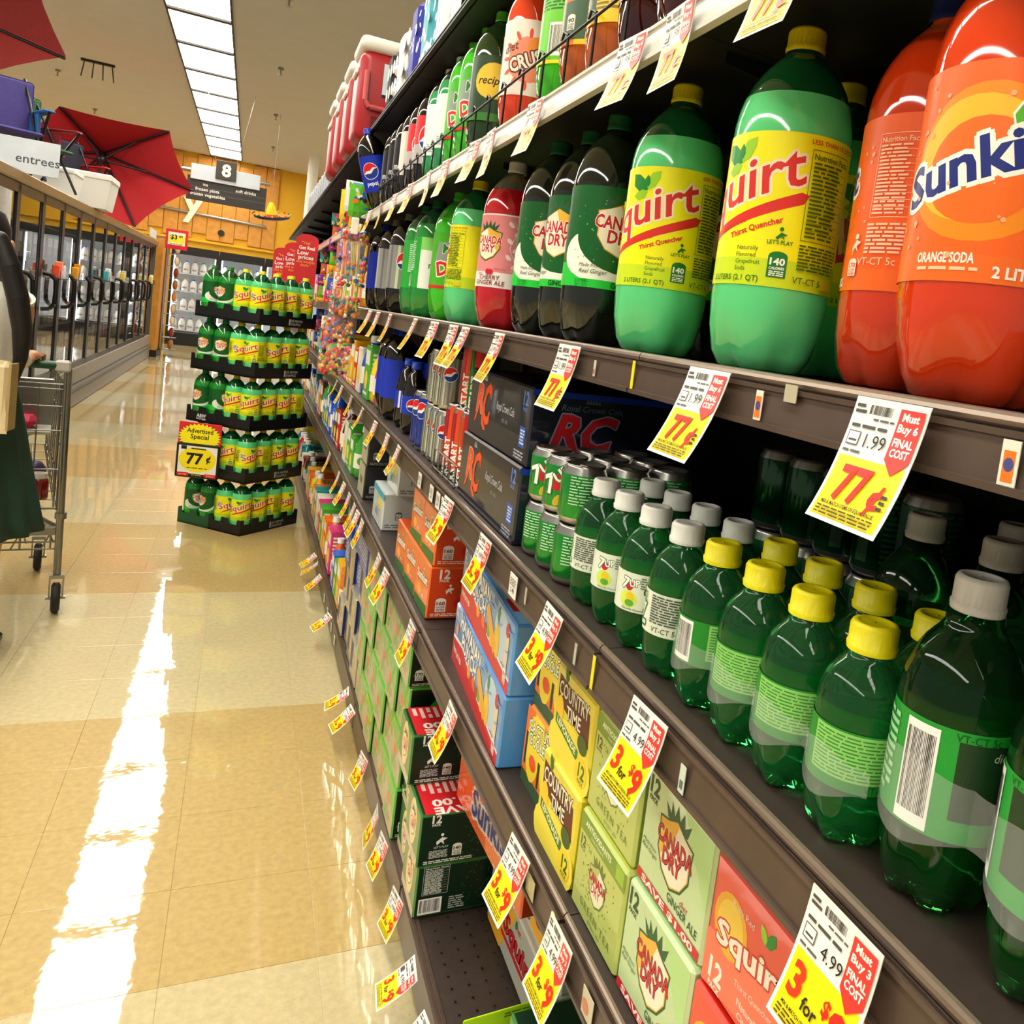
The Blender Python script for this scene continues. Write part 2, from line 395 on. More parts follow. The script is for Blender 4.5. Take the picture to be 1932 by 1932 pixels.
# ---------------------------------------------------------------- freezer case on the far side of the aisle
FX = -1.55; FY0, FY1 = 5.0, 16.9; FH = 2.0
FC = empty('freezer_case', (0, 0, 0), label='long upright glass-door freezer case along the far side of the aisle', cat='freezer')
BRZ = mat('bronze_trim', '8A7450', rough=.35, metal=.5)
GRYB = mat('grey_bumper', '8F887C', rough=.4, var=.08, scale=20)
b = MB(); b.box(FX - .75, FY0, .12, FX - .70, FY1, FH); b.box(FX - .75, FY0, FH - .06, FX - .02, FY1, FH); b.box(FX - .75, FY1 - .04, .12, FX, FY1, FH); b.box(FX - .75, FY0, .12, FX - .02, FY1, .38)
ms('cabinet', b, mat('freezer_dark_liner', '5E5A50', rough=.5), FC)
ms('kick_plate', MB().cbox(FX - .06, FY0, 0, FX + .02, FY1, .16, .01), GRYB, FC)
ms('bumper', MB().cbox(FX - .02, FY0, .17, FX + .045, FY1, .23, .015), mat('dark_bumper', '5A564E', rough=.4), FC)
ms('lower_panel', MB().cbox(FX - .04, FY0, .23, FX + .01, FY1, .40, .008), GRYB, FC)
ms('top_trim', MB().cbox(FX - .05, FY0, FH - .03, FX + .03, FY1, FH + .05, .01), BRZ, FC)
hd = MB(); hd.tube([(0, 0, 0), (.06, 0, .01), (.09, 0, .05), (.095, 0, .15), (.09, 0, .25), (.06, 0, .29), (0, 0, .30)], .017, 8); hd = hd.mesh('handle', [BLKP])
DW = .8; nd = int((FY1 - .1 - FY0) / DW)
dfr = MB(); w_ = .045
dfr.box(-.03, 0, .40, 0, w_, FH - .03); dfr.box(-.03, DW - .006 - w_, .40, 0, DW - .006, FH - .03); dfr.box(-.03, 0, .40, 0, DW - .006, .46); dfr.box(-.03, 0, FH - .10, 0, DW - .006, FH - .03)
dfm = dfr.mesh('door', [BLKP]); pnm = MB().box(-.02, w_, .46, -.012, DW - .006 - w_, FH - .10).mesh('pane', [GLASS])
for n in range(nd):
    y = FY0 + .02 + n * DW
    o = obj('door', dfm, FC, (FX, y, 0)); obj('pane', pnm, o); obj('handle', hd, o, (0, .10, 1.04))
shm = MB().box(FX - .65, FY0 + .05, 0, FX - .08, FY1 - .05, .015).mesh('shelf', [GRYB])
for z in (.55, .85, 1.15, 1.45, 1.72): obj('shelf', shm, FC, (0, 0, z))
fbx = {}
for n in range(nd):
    if n < 2: continue
    for r_, z in enumerate((.565, .865, 1.165, 1.465)):
        for c in range(3):
            h = ('B8322A', '2E63B0', 'D8B030', '3E8A3E', 'E8E2D2', '7A3A6A', 'D8772A')[(n * 3 + r_ * 2 + c) % 7]
            if h not in fbx:
                fbx[h] = (MB().cbox(-.12, -.11, 0, .12, .11, .20, .003).mesh('frozen_box', [ink(h)]),
                          art('print', ([rect(-.09, .10, .09, .18, 'F2EFE6'), ell(0, .06, .06, .035, 'C9A25A')], flat((.12, 0, 0), (0, 1, 0), (0, 0, 1)))))
            o = obj('frozen_box', fbx[h][0], None, (FX - .24, FY0 + .14 + n * DW + c * .245, z + .001), label='frozen food carton behind glass, %s of %s row, %s freezer door' % (ORD[c], ['bottom', 'second', 'third', 'top'][r_], ORD[n]), cat='carton', group='frozen cartons in the freezer')
            obj('print', fbx[h][1], o)
# clear trays of packets hung on the doors
for n, (y, cols) in enumerate([(8.62, ('E8502A', 'F08A60', 'F2F0EA')), (9.45, ('E8A018', 'D88A18')), (11.3, ('4AB0B8', 'E8E8E2', 'D04A30')), (12.6, ('E8C83A', 'C8C4B8')), (15.9, ('E8D04A', 'F0EEE0'))]):
    o = empty('door_tray', (FX + .01, y, 1.30), label='clear tray clipped to the freezer doors with %s packets' % ['orange and white', 'amber', 'teal and white', 'pale yellow', 'yellow'][n], cat='tray', group='trays on the freezer doors')
    t_ = MB(); t_.box(0, -.17, 0, .09, .17, .004); t_.box(.086, -.17, 0, .09, .17, .07); t_.box(0, -.17, 0, .09, -.166, .07); t_.box(0, .166, 0, .09, .17, .07)
    ms('tray', t_, mat('clear_acrylic', 'FFFFFF', rough=.02, trans=1., ior=1.2), o)
    for q, h in enumerate(cols):
        p_ = MB().cbox(.02, -.15 + q * .105, .006, .07, -.06 + q * .105, .12 + .03 * (q % 2), .008)
        ms('packet', p_, ink(h), o)
# wooden end panel with snack rack
EP = empty('freezer_end_panel', (FX, 17.0, 0), label='honey-coloured wooden end panel closing the freezer run', cat='panel')
ms('panel', MB().cbox(-.12, 0, .12, .10, .9, 2.12, .01), WOODO, EP); ms('base', MB().box(-.12, .0, 0, .12, .9, .12), BLKP, EP)
RK = empty('snack_rack', (-1.29, 17.6, 0), label='tall rack of snack bags against the wooden end panel', cat='rack')
r_ = MB(); r_.box(-.13, -.13, .08, -.115, .13, 2.1)
for z in range(9): r_.box(-.13, -.13, .12 + z * .22, .1, .13, .13 + z * .22)
ms('rack_frame', r_, STEEL, RK)
for z in range(9):
    for c in range(2):
        h = ('A8642A', 'D8C8A0', '8A2E20', 'C8862E', 'E8D8B8')[(z * 2 + c) % 5]
        ms('snack_bag', MB().ball((0, 0, .095), .09, 0, 8, ex=.45, ey=.62), ink(h), None, loc=(-1.29 + .02, 17.53 + c * .14, .13 + z * .22), label='snack bag on the tall rack, %s tier from the floor, %s side' % (ORD[z], ['near', 'far'][c]), cat='bag', group='snack bags on the rack')
# ---------------------------------------------------------------- signs hung over the aisle and on the freezer
def board(name, w_, h_, th, m, items, loc, rz=0., tilt=0., **k):
    o = obj(name, MB().cbox(-w_ / 2, 0, -h_ / 2, w_ / 2, th, h_ / 2, .002).mesh(name, [m]), None, loc, rot=(tilt, 0, rz), **k)
    obj('lettering', art('lettering', (items, flat((0, 0, 0), (1, 0, 0), (0, 0, 1)))), o)
    return o
S8 = empty('aisle_sign', (-.47, 14., 2.93), label='hanging aisle sign with number 8 and product names', cat='sign')
ms('pale_board', MB().cbox(-.46, 0, .0, .46, .03, .22, .004), mat('pale_blue_board', 'C9D3DC', rough=.5, var=.05, scale=6), S8)
ms('dark_board', MB().cbox(-.50, .03, -.30, .56, .05, .05, .003), mat('charcoal_board', '33302C', rough=.5), S8)
ms('number_plate', MB().cbox(-.14, -.03, .06, .13, 0, .33, .004), mat('brown_plate', '3C3630', rough=.5), S8)
obj('lettering', art('lettering', ([T('8', 0, .11, .17, 'F4F0E0', bold=.05)], flat((0, -.03, 0), (1, 0, 0), (0, 0, 1))),
    ([T('ice', -.26, -.075, .04, 'F0EDE2', bold=.02), T('frozen pizza', -.23, -.15, .045, 'F0EDE2', bold=.02), T('frozen vegetables', -.22, -.225, .045, 'F0EDE2', bold=.02),
      T('soft drinks', .28, -.085, .045, 'F0EDE2', bold=.02), rect(-.5, -.105, .56, -.100, '6A665C'), rect(-.5, -.18, .56, -.175, '6A665C')], flat((0, .03, 0), (1, 0, 0), (0, 0, 1)))), S8)
ms('hanging_wire', MB().cyl((-.16, 0, .33), (-.34, 0, 1.36), .004, 5).cyl((.13, 0, .33), (.3, 0, 1.36), .004, 5), STEEL, S8)
ms('end_clamp', MB().cyl((-.58, .02, .12), (-.46, .02, .12), .03, 8).cyl((.46, .02, .12), (.60, .02, .12), .03, 8), STEEL, S8)
board('freezer_sign', 1.0, .25, .015, mat('pale_sky_board', 'CFD6DC', rough=.5, var=.08, scale=5), [T('entrees', .37, -.05, .062, '4A4E52', bold=.01)], (-1.864, 7.6, 2.185), rz=0.,
      label='pale sign reading entrees on top of the freezer', cat='sign')
ps = board('price_placard', .34, .34, .012, mat('red_card', 'D0202A', rough=.45), [rect(-.13, -.10, .13, .12, 'F2EAD0'), rect(-.12, -.06, .12, .07, 'F4E22A'), T('$3', -.045, .0, .075, '1A1A1A', bold=.03), T('49', .06, .035, .04, '1A1A1A', bold=.03), fine(-.1, -.10, .1, -.07, 2, '4A4430')],
      (-1.23, 16.6, 2.12), label='red price placard reading $3.49 by the freezer end', cat='price sign')
ms('arm', MB().cbox(-.34, .012, -.02, -.1, .02, 0, .003), STEEL, ps)
ms('small_freezer_sign', MB().cbox(0, 0, 0, .012, .9, .14, .002), mat('pale_sky_board', 'CFD6DC'), loc=(FX + .02, 15.5, 2.06), label='small pale sign at the far end of the freezer top', cat='sign')
# red shelf signs
def low_price(x, y, z, sc_, rz, label):
    h = mat('bright_red_card', 'D8262E', rough=.45)
    pts = [(-.085, 0), (.085, 0), (.085, .42)] + [(.085 * math.cos(a), .42 + .05 * math.sin(a)) for a in [PI * q / 10 for q in range(1, 10)]] + [(-.085, .42)]
    mb = MB().prism([(a * sc_, b_ * sc_) for a, b_ in pts], 0, .004, 0, lambda a, b_, c: (a, c, b_))
    o = obj('shelf_sign', mb.mesh('shelf_sign', [h]), None, (x, y, z), rz=rz, label=label, cat='sign', group='red low price signs')
    it = [T('"Yes!', -.01, .385, .022, 'F2A03A', bold=.02), T('Get Real', 0, .345, .026, 'F6EFE2', bold=.03, w=.12), T('Low', -.025, .30, .034, 'F6EFE2', bold=.03), T('prices', 0, .265, .03, 'F6EFE2', bold=.03, w=.115),
          T('and weekly', 0, .235, .02, 'F2A03A', bold=.02, w=.14), T('deals."', 0, .208, .02, 'F2A03A', bold=.02, w=.08), fine(-.02, .05, .04, .085, 3, 'F6D8C8')]
    it = [tuple(list(i)) for i in sum([i if isinstance(i, list) else [i] for i in it], [])]
    obj('lettering', art('lettering', (it, flat((0, 0, 0), (sc_, 0, 0), (0, 0, sc_)))), o)
    ms('arm', MB().cbox(0, .004, .30, .384 - x, .012, .315, .002), STEEL, o)
low_price(.312, 6.0, 1.465, .82, -.05, 'red sign reading Get Real Low prices, nearest of the three')
low_price(.262, 6.6, 1.44, .80, -.05, 'red low price sign half hidden behind the nearest one')
low_price(.205, 7.2, 1.42, .80, -.05, 'smallest red low price sign, farthest of the three')
# ---------------------------------------------------------------- sombrero
so = empty('sombrero', (.21, 15., 2.62), label='yellow-crowned sombrero with colourful brim hung over the aisle', cat='hat'); so.rotation_euler = (.25, -.12, 0)
ms('cord', MB().cyl((0, 0, .26), (.2, .42, 1.70), .003, 5), STEEL, so)
ms('brim', MB().lathe([(.085, .03), (.2, .0), (.27, .03), (.285, .07), (.275, .075), (.2, .02), (.085, .04)], 24, [0, 1, 2, 2, 1, 0]), [ink('3A4A50'), ink('C88A2A'), ink('2A3A5A')], so)
ms('crown', MB().lathe([(.10, .03), (.085, .08), (.06, .2), (.03, .26), (.001, .27)], 18, [1, 0, 0, 0]), [ink('F0DC20'), ink('D84A2A')], so)
bm = MB()
for q in range(16): bm.ball((.28 * math.cos(q * PI / 8), .28 * math.sin(q * PI / 8), .08), .018, q % 3, 5)
ms('pompom_trim', bm, [ink('E8B030'), ink('2E6A3A'), ink('C83A2A')], so)
# ---------------------------------------------------------------- patio umbrellas
def umbrella(name, apex, rim, m, label, pole_to):
    o = empty(name, apex, label=label, cat='umbrella', group='patio umbrellas above the freezer'); A = Vector(apex)
    mb = MB(); n = len(rim); rim = [Vector(r) - A for r in rim]
    for k in range(n):
        a, b_ = rim[k], rim[(k + 1) % n]; st = 5; grid = []
        for i in range(st + 1):
            f = i / st; row = []
            for j in range(st + 1):
                g = j / st; p = a.lerp(b_, g) * f
                p = p * (1 - .05 * f * 4 * g * (1 - g)) ; row.append(p)
            grid.append(row)
        for i in range(st):
            for j in range(st):
                mb.add([grid[i][j], grid[i + 1][j], grid[i + 1][j + 1], grid[i][j + 1]], [(0, 1, 2, 3)], 0, True)
    ms('canopy', mb, m, o)
    ax = Vector(pole_to) - A
    for r in rim:
        ms('rib', MB().cyl(ax * .04, r * .99 + ax * .015, .014, 6), BLKM, o)
        ms('strut', MB().cyl(ax * .28, r * .52 + ax * .02, .012, 6), BLKM, o)
    ms('pole', MB().cyl((0, 0, 0), ax, .022, 10), BLKM, o); ms('hub', MB().ball(ax * .28, .06, 0, 8), BLKM, o)
    return o
REDC = mat('red_canvas', 'A8141C', rough=.8, var=.06, scale=30); RED2 = mat('brick_red_canvas', '7E1A14', rough=.8, var=.06, scale=30)
umbrella('patio_umbrella', (-1.97, 13.65, 3.02), [(-2.373, 13.0, 3.412), (-1.15, 13.0, 3.384), (-.814, 13.0, 2.658), (-1.454, 13.0, 2.053), (-2.5, 13.0, 2.06), (-2.95, 13.0, 2.75)], REDC, 'open red patio umbrella tilted towards the aisle on the freezer', (-1.75, 11.9, 2.45))
umbrella('patio_umbrella', (-2.75, 9.5, 3.62), [(-1.619, 9.0, 3.233), (-2.42, 9.0, 2.75), (-3.35, 9.0, 2.80), (-3.85, 9.1, 3.5), (-3.0, 9.2, 4.22), (-1.98, 9.1, 4.18)], RED2, 'dark brick-red umbrella canopy at the upper left corner', (-2.6, 8.6, 2.05))
# ---------------------------------------------------------------- camp chairs and foam coolers on the freezer
def camp_chair(loc, rz, c1, c2, label, tilt=0.):
    o = empty('camp_chair', loc, rz, label=label, cat='chair', group='camp chairs on the freezer'); o.rotation_euler = (tilt, 0, rz)
    f1 = mat('canvas_' + c1, c1, rough=.8, var=.12, scale=60); f2 = mat('canvas_' + c2, c2, rough=.8)
    ms('backrest', MB().cbox(-.26, .16, .38, .26, .19, .78, .02), f1, o); ms('seat', MB().cbox(-.25, -.2, .33, .25, .18, .36, .015), f1, o)
    for s in (-1, 1):
        ms('armrest', MB().cbox(s * .27 - .04, -.22, .53, s * .27 + .04, .18, .55, .008), f2, o)
        ms('leg', MB().cyl((s * .27, -.22, 0), (s * .20, .2, .80), .011, 6), BLKM, o); ms('leg', MB().cyl((s * .27, .2, 0), (s * .27, -.22, .54), .011, 6), BLKM, o)
        ms('side_strap', MB().cbox(s * .25 - .012, -.05, .36, s * .25 + .012, .17, .53, .004), f2, o)
    return o
camp_chair((-1.86, 8.10, 2.06), .45, '4A4080', '2E6AA8', 'purple and blue camp chair standing on the freezer')
camp_chair((-1.80, 8.85, 2.06), 1.0, '2C5A3A', '8A1E28', 'green camp chair with dark red straps on the freezer', 0)
camp_chair((-1.95, 11.5, 2.06), .8, '2A2A3A', 'C02028', 'charcoal camp chair with bright red straps behind the coolers', 0)
FOAM = mat('white_foam', 'EFEDE4', rough=.85, bump=.15, scale=140)
def foam(loc, s, label):
    o = empty('foam_cooler', loc, label=label, cat='cooler', group='foam coolers on the freezer')
    bx_ = MB(); z1 = .30 * s
    bx_.add([(-.20 * s, -.26 * s, 0), (.20 * s, -.26 * s, 0), (.20 * s, .26 * s, 0), (-.20 * s, .26 * s, 0), (-.24 * s, -.31 * s, z1), (.24 * s, -.31 * s, z1), (.24 * s, .31 * s, z1), (-.24 * s, .31 * s, z1)], [(0, 3, 2, 1), (4, 5, 6, 7), (0, 1, 5, 4), (1, 2, 6, 5), (2, 3, 7, 6), (3, 0, 4, 7)])
    ms('tub', bx_, FOAM, o); ms('lid', MB().cbox(-.25 * s, -.32 * s, z1, .25 * s, .32 * s, z1 + .07 * s, .012), FOAM, o)
foam((-1.62, 10.55, 2.055), .95, 'white foam cooler with lid on the freezer beside the red umbrella')
foam((-1.72, 9.55, 2.055), .70, 'white foam cooler half hidden behind the entrees sign')
# ---------------------------------------------------------------- shelving run beside the camera
SL = .9144; SY = .8245; SX = .40; SBK = .86
ZA, ZB, ZC, ZD, ZE, ZF = 1.418, 1.078, .747, .143, 1.795, 2.162
def pan(z, th=.022, x0=SX):
    mb = MB().box(x0, .001, z - th, SBK - .005, SL - .001, z)
    for k in range(6):                                       # rolled front lip
        a0, a1 = PI * k / 6 - PI / 2, PI * (k + 1) / 6 - PI / 2; r = .0055
        c = (x0 - .001, z - .001)
        mb.quad((c[0] - r * math.cos(a0), .001, c[1] + r * math.sin(a0)), (c[0] - r * math.cos(a1), .001, c[1] + r * math.sin(a1)), (c[0] - r * math.cos(a1), SL - .001, c[1] + r * math.sin(a1)), (c[0] - r * math.cos(a0), SL - .001, c[1] + r * math.sin(a0)))
    return mb
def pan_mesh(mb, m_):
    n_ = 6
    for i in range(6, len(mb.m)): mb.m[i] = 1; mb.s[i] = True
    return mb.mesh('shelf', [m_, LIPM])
LIPM = mat('highlight_shelf_lip', '8C7C6E', rough=.26, metal=.7, var=.03, scale=50)  # paler, shinier metal paints the bright highlight line along the shelf lips
RAILE = mat('pale_price_rail', 'E2E0DA', rough=.25, coat=.6)
PANB = mat('black_shelf_pan', '201E1D', rough=.45, metal=.3)
railm = {}
for n_, z, m_, h0, h1 in (('A', ZA, BRWN, -.040, -.006), ('B', ZB, BRWN, -.048, -.006), ('C', ZC, BRWN, -.045, -.006), ('E', ZE, RAILE, -.038, .000), ('F', ZF, PANB, -.02, .0)):
    r_ = MB(); x0, x1 = SX - .013, SX - .003
    r_.add([(x0, .003, z + h0), (x1, .003, z + h0), (x1, SL - .003, z + h0), (x0, SL - .003, z + h0), (x0 + .004, .003, z + h1), (x1, .003, z + h1), (x1, SL - .003, z + h1), (x0 + .004, SL - .003, z + h1)],
           [(0, 3, 2, 1), (4, 5, 6, 7), (0, 1, 5, 4), (1, 2, 6, 5), (2, 3, 7, 6), (3, 0, 4, 7)])
    r_.box(x0 - .003, .003, z + h0 - .002, x0 + .006, SL - .003, z + h0 + .003); r_.box(x0 + .001, .003, z + h1 - .004, x0 + .007, SL - .003, z + h1)
    railm[n_] = r_.mesh('price_rail', [m_])
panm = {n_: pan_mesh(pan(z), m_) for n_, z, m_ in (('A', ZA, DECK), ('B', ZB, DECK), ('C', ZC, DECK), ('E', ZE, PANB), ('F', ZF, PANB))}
backm = MB().box(SBK, 0, 0, SBK + .03, SL, 2.2).mesh('back_panel', [mat('shade_dark_back_panel', '1A1817', rough=.6)])  # shade inside the shelves is put into this near-black colour
uprm = MB().box(SBK - .02, .001, 0, SBK, .025, 2.25).mesh('upright', [BLKM])
brkm = {n_: MB().prism([(SBK, z - .02), (SX + .06, z - .02), (SX + .06, z - .035), (SBK, z - .09)], -.003, .003, 0, lambda a, b_, c: (a, c + .02, b_)).mesh('bracket', [BLKM]) for n_, z in (('A', ZA), ('B', ZB), ('C', ZC), ('E', ZE), ('F', ZF))}
dk = MB().box(.43, .001, .11, SBK - .005, SL - .001, ZD); dk.cbox(.414, .003, .052, .428, SL - .003, ZD + .004, .004); dk.cbox(.424, .003, ZD - .004, .436, SL - .003, ZD + .003, .003)
dkm = dk.mesh('base_deck', [BRWN]); dft = MB().box(.431, .001, ZD, SBK - .01, SL - .001, ZD + .0008).mesh('deck_top', [DECK])
kck = MB().box(.445, 0, 0, .46, SL, .11).mesh('kick_plate', [BLKM])
pf = []
for a in range(12):
    for b_ in range(28): pf.append(ell(.46 + a * .034, .02 + b_ * .032, .0028, .0028, '0A0908', 6))
pfm = art('perforation', (pf, flat((0, 0, ZD + .001), (1, 0, 0), (0, 1, 0))))
for k in range(-1, 12):
    y = SY + k * SL
    o = empty('shelving_bay', (0, y, 0), label='shelving bay with brown shelves, %s from the camera end of the run' % ORD[k + 1], cat='shelving', group='shelving bays of the soda aisle')
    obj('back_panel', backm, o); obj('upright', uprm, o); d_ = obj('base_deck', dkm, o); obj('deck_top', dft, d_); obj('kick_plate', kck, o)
    if k in (0, 1): obj('perforation', pfm, d_)
    for n_ in 'ABCEF':
        s_ = obj('shelf', panm[n_], o); obj('price_rail', railm[n_], s_); obj('bracket', brkm[n_], s_)
# small yellow seam tabs and worn stickers on the rails
def rail_sticker(y, z, w_, h_, items, label, x=SX - .0135):
    mb = MB().box(-.0004, -w_ / 2, 0, .0004, w_ / 2, h_)
    o = obj('shelf_sticker', mb.mesh('shelf_sticker', [ink(items[0])]), None, (x - .0008, y, z), label=label, cat='sticker', group='stickers on the shelf rails')
    if len(items) > 1: obj('print', art('print', (items[1], flat((-.0004, 0, 0), (0, -1, 0), (0, 0, 1)))), o)
org = lambda: [rect(-.004, .002, .004, .02, 'E87828'), ell(0, .012, .0035, .004, '4A4E86')]
rail_sticker(SY - .006, ZA - .04, .006, .034, ['E8DC20'], 'yellow seam tab on the eye-level shelf rail')
rail_sticker(SY - .006, ZB - .048, .007, .042, ['E8DC20'], 'yellow seam tab on the waist-high shelf rail')
rail_sticker(SY + .012, ZC - .045, .007, .042, ['E8DC20'], 'yellow seam tab on the knee-high shelf rail')
rail_sticker(.315, ZA - .037, .012, .026, ['E6E2D4', org()], 'orange product sticker beyond the nearest price tag')
rail_sticker(.567, ZA - .036, .010, .025, ['E6E2D4', org()], 'orange product sticker between two eye-level price tags')
rail_sticker(.525, ZA - .016, .016, .014, ['B9B29A'], 'torn beige paper scrap on the eye-level shelf rail')
rail_sticker(.93, ZA - .034, .006, .020, ['C8CDBE', [rect(-.002, .003, .002, .009, 'B8502A')]], 'pale green sticker left of the eye-level seam')
rail_sticker(.60, ZB - .044, .010, .026, ['C9D6C6', [rect(-.003, .004, .003, .012, '5A6A62')]], 'pale green sticker between two waist-high price tags')
rail_sticker(.875, ZB - .040, .006, .026, ['B9BDA8'], 'narrow pale strip left of the waist-high seam')
rail_sticker(1.075, ZB - .036, .006, .024, ['B4B6A2'], 'narrow pale strip under the green cans')
rail_sticker(.92, ZC - .040, .030, .026, ['B9AE7C', [rect(-.010, .006, .002, .02, 'D8CE9A')]], 'worn yellowish sticker on the knee-high rail')
rail_sticker(.72, ZC - .040, .028, .030, ['C8BFA4', [ell(-.004, .012, .009, .008, 'C87A5A')]], 'faded reddish sticker on the knee-high rail near end')
# wire fence along the upper shelf
wf = empty('wire_fence', (0, 0, ZE), label='black wire fence holding bottles on the upper shelf', cat='wire rack')
WYS = [1.02 + i * .115 for i in range(21)]
def wire(y): return MB().tube([(SX + .0042, y, .003), (SX + .0042, y, .090), (SX + .0042, y + .022, .10), (SX + .0042, y + .03, .088)], .0022, 5)
for y in WYS: ms('wire_post', wire(y), BLKM, wf)
ms('wire_rail', MB().cyl((SX + .0042, .9, .085), (SX + .0042, WYS[-1] + .03, .085), .0026, 6), BLKM, wf)
# ---------------------------------------------------------------- logos used on bottles and cartons
def rotp(pts, cx, cy, a): return [(cx + x * math.cos(a) - y * math.sin(a), cy + x * math.sin(a) + y * math.cos(a)) for x, y in pts]
def leaf(cx, cy, l, a, c): return poly(rotp([(0, 0), (l * .25, l * .28), (l * .7, l * .3), (l, 0), (l * .7, -l * .18), (l * .3, -l * .2)], cx, cy, a), c)
def lg_squirt(cx, cy, s, rot=.32, c='D8322A', oc='F6E9C8'):
    a = outl('Squirt', cx, cy, s, c, oc, ob=.05, rot=rot, shear=.18, bold=.015, w=s * 4.1)
    a.append(poly(rotp([(-2.2 * s, -.62 * s), (1.8 * s, -.5 * s), (2.0 * s, -.32 * s), (1.8 * s, -.2 * s), (-1.2 * s, -.38 * s)], cx, cy, rot), c))
    p = rotp([(.35 * s, 1.0 * s)], cx, cy, rot)[0]
    a += [leaf(p[0], p[1], s * .9, 2.5, '1E8A2E'), leaf(p[0], p[1], s * .75, 1.0, '9AD02A'), leaf(p[0], p[1] - s * .05, s * .6, 3.4, '9AD02A'), leaf(p[0], p[1] + s * .1, s * .4, 1.7, '1E8A2E')]
    return a
def shield(cx, cy, s, c): return poly([(cx + s * x, cy + s * y) for x, y in [(-.95, .62), (-.5, .72), (0, .95), (.5, .72), (.95, .62), (.88, .1), (.9, -.3), (.55, -.8), (0, -1.05), (-.55, -.8), (-.9, -.3), (-.88, .1)]], c)
def lg_canada(cx, cy, s, bgc='F3EBD2', rim='2A5A32', gold='E8B43A', c='C4202C'):
    a = [poly([(cx + s * x, cy + s * y) for x, y in [(-.6, .8), (-.75, 1.25), (-.4, 1.0), (-.3, 1.38), (-.08, 1.02), (.08, 1.42), (.22, 1.02), (.45, 1.34), (.45, .98), (.78, 1.2), (.6, .8)]], rim)]
    a += [shield(cx, cy, s * 1.08, rim), shield(cx, cy, s, gold), poly([(cx + s * x, cy + s * y) for x, y in [(-.9, .58), (-.1, .86), (.1, .3), (.75, -.45), (.5, -.78), (0, -1.0), (-.55, -.76), (-.85, -.3), (-.83, .1)]], bgc)]
    a += outl('CANADA', cx, cy - s * .02, s * .46, c, 'FBF6EA', ob=.035, bold=.03, w=s * 2.05, rot=-.04) + outl('DRY', cx + s * .05, cy - s * .55, s * .46, c, 'FBF6EA', ob=.035, bold=.03, w=s * 1.1, rot=-.04)
    return a
def globe(cx, cy, r, rot=.35):
    up = [(r * .93 * math.cos(t), r * .93 * math.sin(t)) for t in [PI * q / 14 for q in range(15)]]
    top = up + [(-r * .5, r * .22), (0, r * .05), (r * .5, r * .25)]
    lo = [(r * .93 * math.cos(t), r * .93 * math.sin(t)) for t in [PI + PI * q / 14 for q in range(15)]]
    bot = lo + [(r * .5, r * -.02), (0, -r * .3), (-r * .5, -r * .12)]
    return [ell(cx, cy, r, r, 'F4F2EE', 22), poly(rotp(top, cx, cy, rot), 'D81E28'), poly(rotp(bot, cx, cy, rot), '1C3A90')]
def lg_7up(cx, cy, s, rot=.5):
    a = [ell(cx, cy, s * .55, s * .62, 'C8202A', 16)]
    p = rotp([(-.75 * s, -.35 * s), (.75 * s, -.12 * s)], cx, cy, rot)
    a += outl('7', p[0][0], p[0][1], s * 1.35, 'F4F4EE', '1C6A2E', ob=.05, rot=rot - .35, bold=.05) + outl('UP', p[1][0], p[1][1], s * .8, 'F4F4EE', '1C6A2E', ob=.06, rot=rot, bold=.05)
    return a
def crown(cx, cy, s, c):
    return [poly([(cx + s * x, cy + s * y) for x, y in [(-.7, 0), (.7, 0), (.62, .12), (-.62, .12)]], c)] + [poly([(cx + s * (x - .07), cy + s * .16), (cx + s * (x + .07), cy + s * .16), (cx + s * (x * 1.3 + .02), cy + s * (.85 - abs(x) * .5)), (cx + s * (x * 1.3 - .02), cy + s * (.85 - abs(x) * .5))], c) for x in (-.5, -.25, 0, .25, .5)]
def lg_rc(cx, cy, s, c='E4512A', oc='F0A888'):
    r = outl('R', cx - s * .75, cy - s * .35, s * 1.25, c, oc, ob=.03, bold=.035, shear=.12, w=s * 1.15) + outl('C', cx + s * .45, cy - s * .75, s * 1.7, c, oc, ob=.025, bold=.035, shear=.12, w=s * 1.25)
    r.append(poly([(cx + s * x, cy + s * y) for x, y in [(-.05, -.3), (.1, -.75), (.6, -1.05), (.25, -1.1), (-.2, -.85), (-.28, -.35)]], c))
    r.append(poly([(cx + s * x, cy + s * y) for x, y in [(-1.2, -.35), (-.95, -.35), (-1.15, -.75), (-1.5, -.95)]], c))
    return r
def lg_sunkist(cx, cy, s, rot=.3, sun=True):
    a = [ell(cx, cy + s * .4, s * 2.1, s * 2.0, 'F08A18', 26), ell(cx - s * .2, cy + s * .5, s * 1.75, s * 1.6, 'F8B52A', 26), ell(cx, cy + s * .2, s * 1.5, s * 1.35, 'EE6A1C', 24)] if sun else []
    a += outl('Sunkist', cx, cy, s, '1E2A78', 'F6F0E6', ob=.09, rot=rot, shear=.1, bold=.03, w=s * 4.7)
    p = rotp([(s * .95, s * 1.05)], cx, cy, rot)[0]
    a += [leaf(p[0], p[1], s * .8, 1.0, 'F6F0E6'), leaf(p[0] + s * .04, p[1] + s * .04, s * .62, 1.0, '5AAE2E')]
    return a
def cal(cx, cy, w_, n, c, tc='F6F6EE'): return [ell(cx, cy + w_ * .55, w_ * .5, w_ * .25, c, 12), rect(cx - w_ / 2, cy - w_ * .55, cx + w_ / 2, cy + w_ * .55, c), T(str(n), cx, cy + w_ * .1, w_ * .34, tc, bold=.04, w=w_ * .8), T('CALORIES', cx, cy - w_ * .14, w_ * .13, tc, bold=.03, w=w_ * .8), fine(cx - w_ * .38, cy - w_ * .5, cx + w_ * .38, cy - w_ * .2, 3, tc)]
